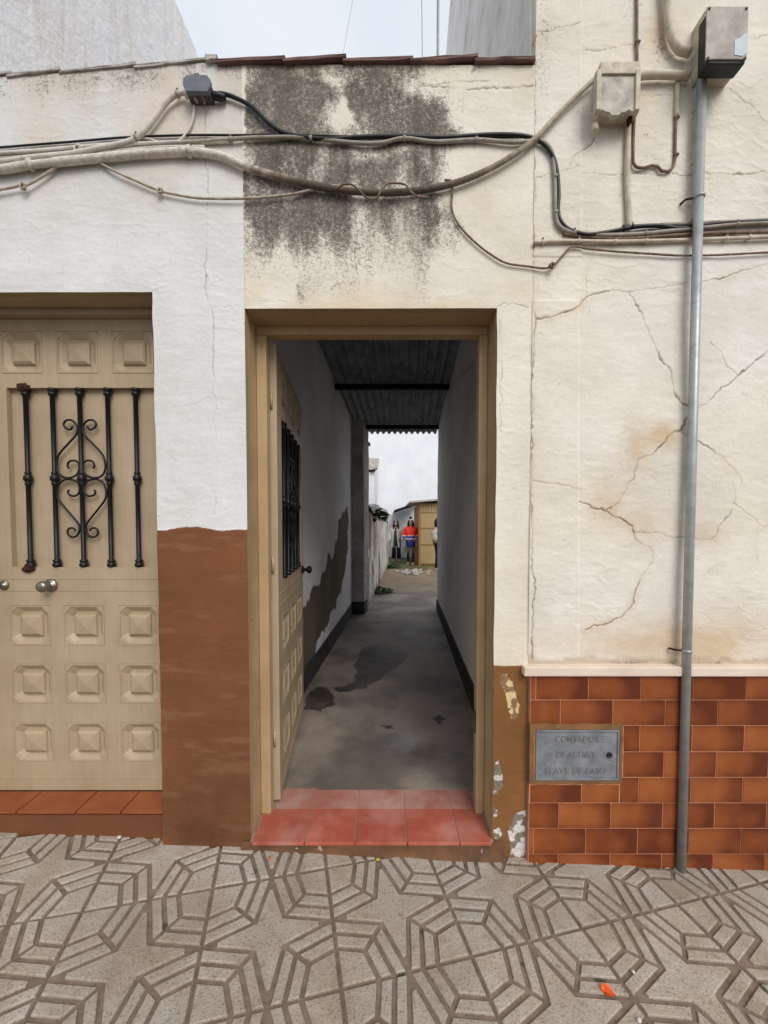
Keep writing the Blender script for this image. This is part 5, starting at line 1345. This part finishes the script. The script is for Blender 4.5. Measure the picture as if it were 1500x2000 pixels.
# woman in the long pale coat, looking down
P2 = fl_ray(774, 1097, -.085)
t, J = person('person in long pale grey coat and wide black trousers looking down', (P2[0], P2[1], -.083), -.25, 1.62,
              {'L': ((-.25, .03, 1.08), (-.25, -.03, .84)), 'R': ((.25, .03, 1.08), (.22, -.10, .86))},
              {'L': ((-.10, .0, .47), (-.11, .03, .09), (-.12, -.10, .04)), 'R': ((.10, -.01, .47), (.11, .02, .09), (.13, -.11, .04))}, 1.3)
trousers(J, t, m_trous, 1.5, 2.3)
garment('shirt', J, [], 1, [('a', 'b'), ('b', 'c')], m_shirt, t, {'a': ((0, -.13, .60), (.09, .08)), 'b': ((0, -.12, 1.0), (.08, .07)), 'c': ((0, -.09, 1.36), (.06, .06))})
garment('coat', J, [], 1, [('che', 'wai'), ('wai', 'hem'), ('che', 'col'), ('che', 'Lsh'), ('Lsh', 'Lel'), ('Lel', 'Lwr'), ('che', 'Rsh'), ('Rsh', 'Rel'), ('Rel', 'Rwr')], m_coat, t,
        {'che': ((0, .02, 1.24), (.17, .14)), 'wai': ((0, .03, .95), (.19, .16)), 'hem': ((0, .04, .52), (.25, .20)), 'col': ((0, .03, 1.40), .075), 'Lsh': ((-.18, .02, 1.32), .08), 'Lel': ((-.27, .03, 1.07), .07), 'Lwr': ((-.27, -.04, .82), .058), 'Rsh': ((.18, .02, 1.32), .08), 'Rel': ((.27, .03, 1.07), .07), 'Rwr': ((.25, -.10, .84), .058)})
for s in (-1, 1):
    skin('coat_lapel', {'a': ((s * .06, -.13, 1.33), (.03, .03)), 'b': ((s * .10, -.17, 1.0), (.05, .03)), 'c': ((s * .16, -.17, .56), (.06, .03))}, [('a', 'b'), ('b', 'c')], m_coat, t, 1)
hair(t, J, True, False, 1.3)
# person in the beige poncho, mostly behind the passage wall
P3 = fl_ray(862, 1116, -.04)
t, J = person('person in beige poncho half hidden by the right passage wall', (P3[0] - .09, P3[1], -.035), .9, 1.60,
              {'L': ((-.26, -.02, 1.10), (-.2, -.18, .95)), 'R': ((.25, .02, 1.10), (.2, -.14, .97))},
              {'L': ((-.09, -.02, .47), (-.09, .03, .09), (-.10, -.10, .04)), 'R': ((.09, -.02, .47), (.09, .03, .09), (.10, -.10, .04))})
trousers(J, t, m_trous, 1.1)
garment('poncho', J, [], 1, [('col', 'a'), ('a', 'b'), ('b', 'c'), ('a', 'L1'), ('L1', 'L2'), ('a', 'R1'), ('R1', 'R2')], m_poncho, t, {'col': ((0, .01, 1.42), .08), 'a': ((0, 0, 1.27), (.18, .15)), 'b': ((0, 0, 1.0), (.22, .19)), 'c': ((0, 0, .80), (.26, .21)), 'L1': ((-.24, 0, 1.16), .10), 'L2': ((-.30, -.04, .92), .11), 'R1': ((.24, 0, 1.16), .10), 'R2': ((.30, -.04, .92), .11)})
hair(t, J, True)

# ------------------------------------------------------------------ litter on the pavement
def on_pave(px, py):
    u = (px - PCX) / FOC; v = -(py - PCY) / FOC
    yy = math.cos(PITCH) + math.sin(PITCH) * v; zz = -math.sin(PITCH) + math.cos(PITCH) * v
    q = (.024 - CAMZ) / (zz + .038 * u); return Vector((q * u, q * yy - CAMD, pz(q * u)))
def chip(name, px, py, size, m, label, cat, rz=0, flat=.35):
    p_ = on_pave(px, py); bm = bmesh.new(); bmesh.ops.create_icosphere(bm, subdivisions=2, radius=1)
    for v in bm.verts:
        q = .8 + .35 * float(vn(np.array(v.co.x * 1.7 + px), np.array(v.co.y * 1.7 + v.co.z), 3))
        v.co = Vector((v.co.x * size[0] * q, v.co.y * size[1] * q, v.co.z * size[2] * q))
    bmesh.ops.rotate(bm, cent=(0, 0, 0), matrix=Matrix.Rotation(rz, 3, 'Z'), verts=bm.verts)
    o = ob(name, bm_mesh(name, bm, m, True)); o.location = p_ + Vector((0, 0, size[2] * .7)); return tag(o, label, cat)
def flake():
    p_ = on_pave(1187, 1940); bm = bmesh.new()
    pr = [(-.013, .018), (-.007, .022), (.006, .018), (.013, .009), (.013, -.004), (.017, -.012), (.009, -.020), (-.005, -.017), (-.009, -.005), (-.016, .004)]
    vs = [bm.verts.new((x, y, .004 * math.sin(i * 1.3))) for i, (x, y) in enumerate(pr)]; bm.faces.new(vs)
    thicken(bm, .007, 2); bmesh.ops.bevel(bm, geom=list(bm.edges), offset=.0015, segments=2, affect='EDGES')
    o = ob('litter', bm_mesh('litter', bm, m_orange)); o.location = p_ + Vector((0, 0, .010)); o.rotation_euler = (.2, .038, -.1); o.scale = (1.1, .62, 1)
    tag(o, 'bright orange scrap lying on the paving in the foreground', 'litter')
flake()
chip('litter', 526, 1678, (.006, .013, .004), mat('orange_peel', C(196, 108, 60)), 'small orange scrap by the base of the brown pillar', 'litter', .2)
chip('leaf', 738, 1680, (.009, .007, .004), mat('yellow_leaf', C(190, 178, 60), C(150, 150, 50)), 'tiny yellow leaf in front of the red threshold', 'leaf')
chip('pebble', 233, 1637, (.010, .007, .006), m_pale, 'pale pebble by the step of the closed door', 'pebble')
chip('pebble', 776, 1665, (.010, .006, .004), m_pale, 'pale chip against the red threshold step', 'pebble')
chip('pebble', 1248, 1996, (.007, .006, .006), m_pale, 'pale pebble at the bottom edge near the orange scrap', 'pebble')
chip('pebble', 1237, 1900, (.005, .006, .004), m_pale, 'pale pebble just above the orange scrap', 'pebble')
# grit and dirt collected along the foot of the walls
V = []; F = []
def grit_at(x, y, s):
    o = len(V); z = pz(x) - .004
    pts = [(s * math.cos(a) * random.uniform(.6, 1.2), s * math.sin(a) * random.uniform(.6, 1.2)) for a in (0, 1.26, 2.5, 3.8, 5.0)]
    V.extend([(x + a, y + b, z) for a, b in pts]); V.append((x, y, z + s * .8))
    for i in range(5): F.append((o + i, o + (i + 1) % 5, o + 5))
for i in range(2600):
    x = random.uniform(-1.7, 1.7)
    front = -.036 if x < LDOOR_R else (-.004 if x < GL else (-.03 if x < GR else (-.004 if x < XJ else -.024)))
    y = front - abs(random.gauss(0, .018)); grit_at(x, y, random.uniform(.0008, .0032))
for i in range(1500): grit_at(random.uniform(-1.7, 1.7), random.uniform(-.75, -.03), random.uniform(.0006, .0022))
m_grit = mat('grit', C(120, 108, 96), C(70, 62, 54), 90, .95, .03, 0)
tag(mk('grit', V, F, m_grit), 'fine grit along the foot of the walls and in the paving grooves', 'grit', kind='stuff')
for o in bpy.data.objects:
    if '_local' in o: del o['_local']
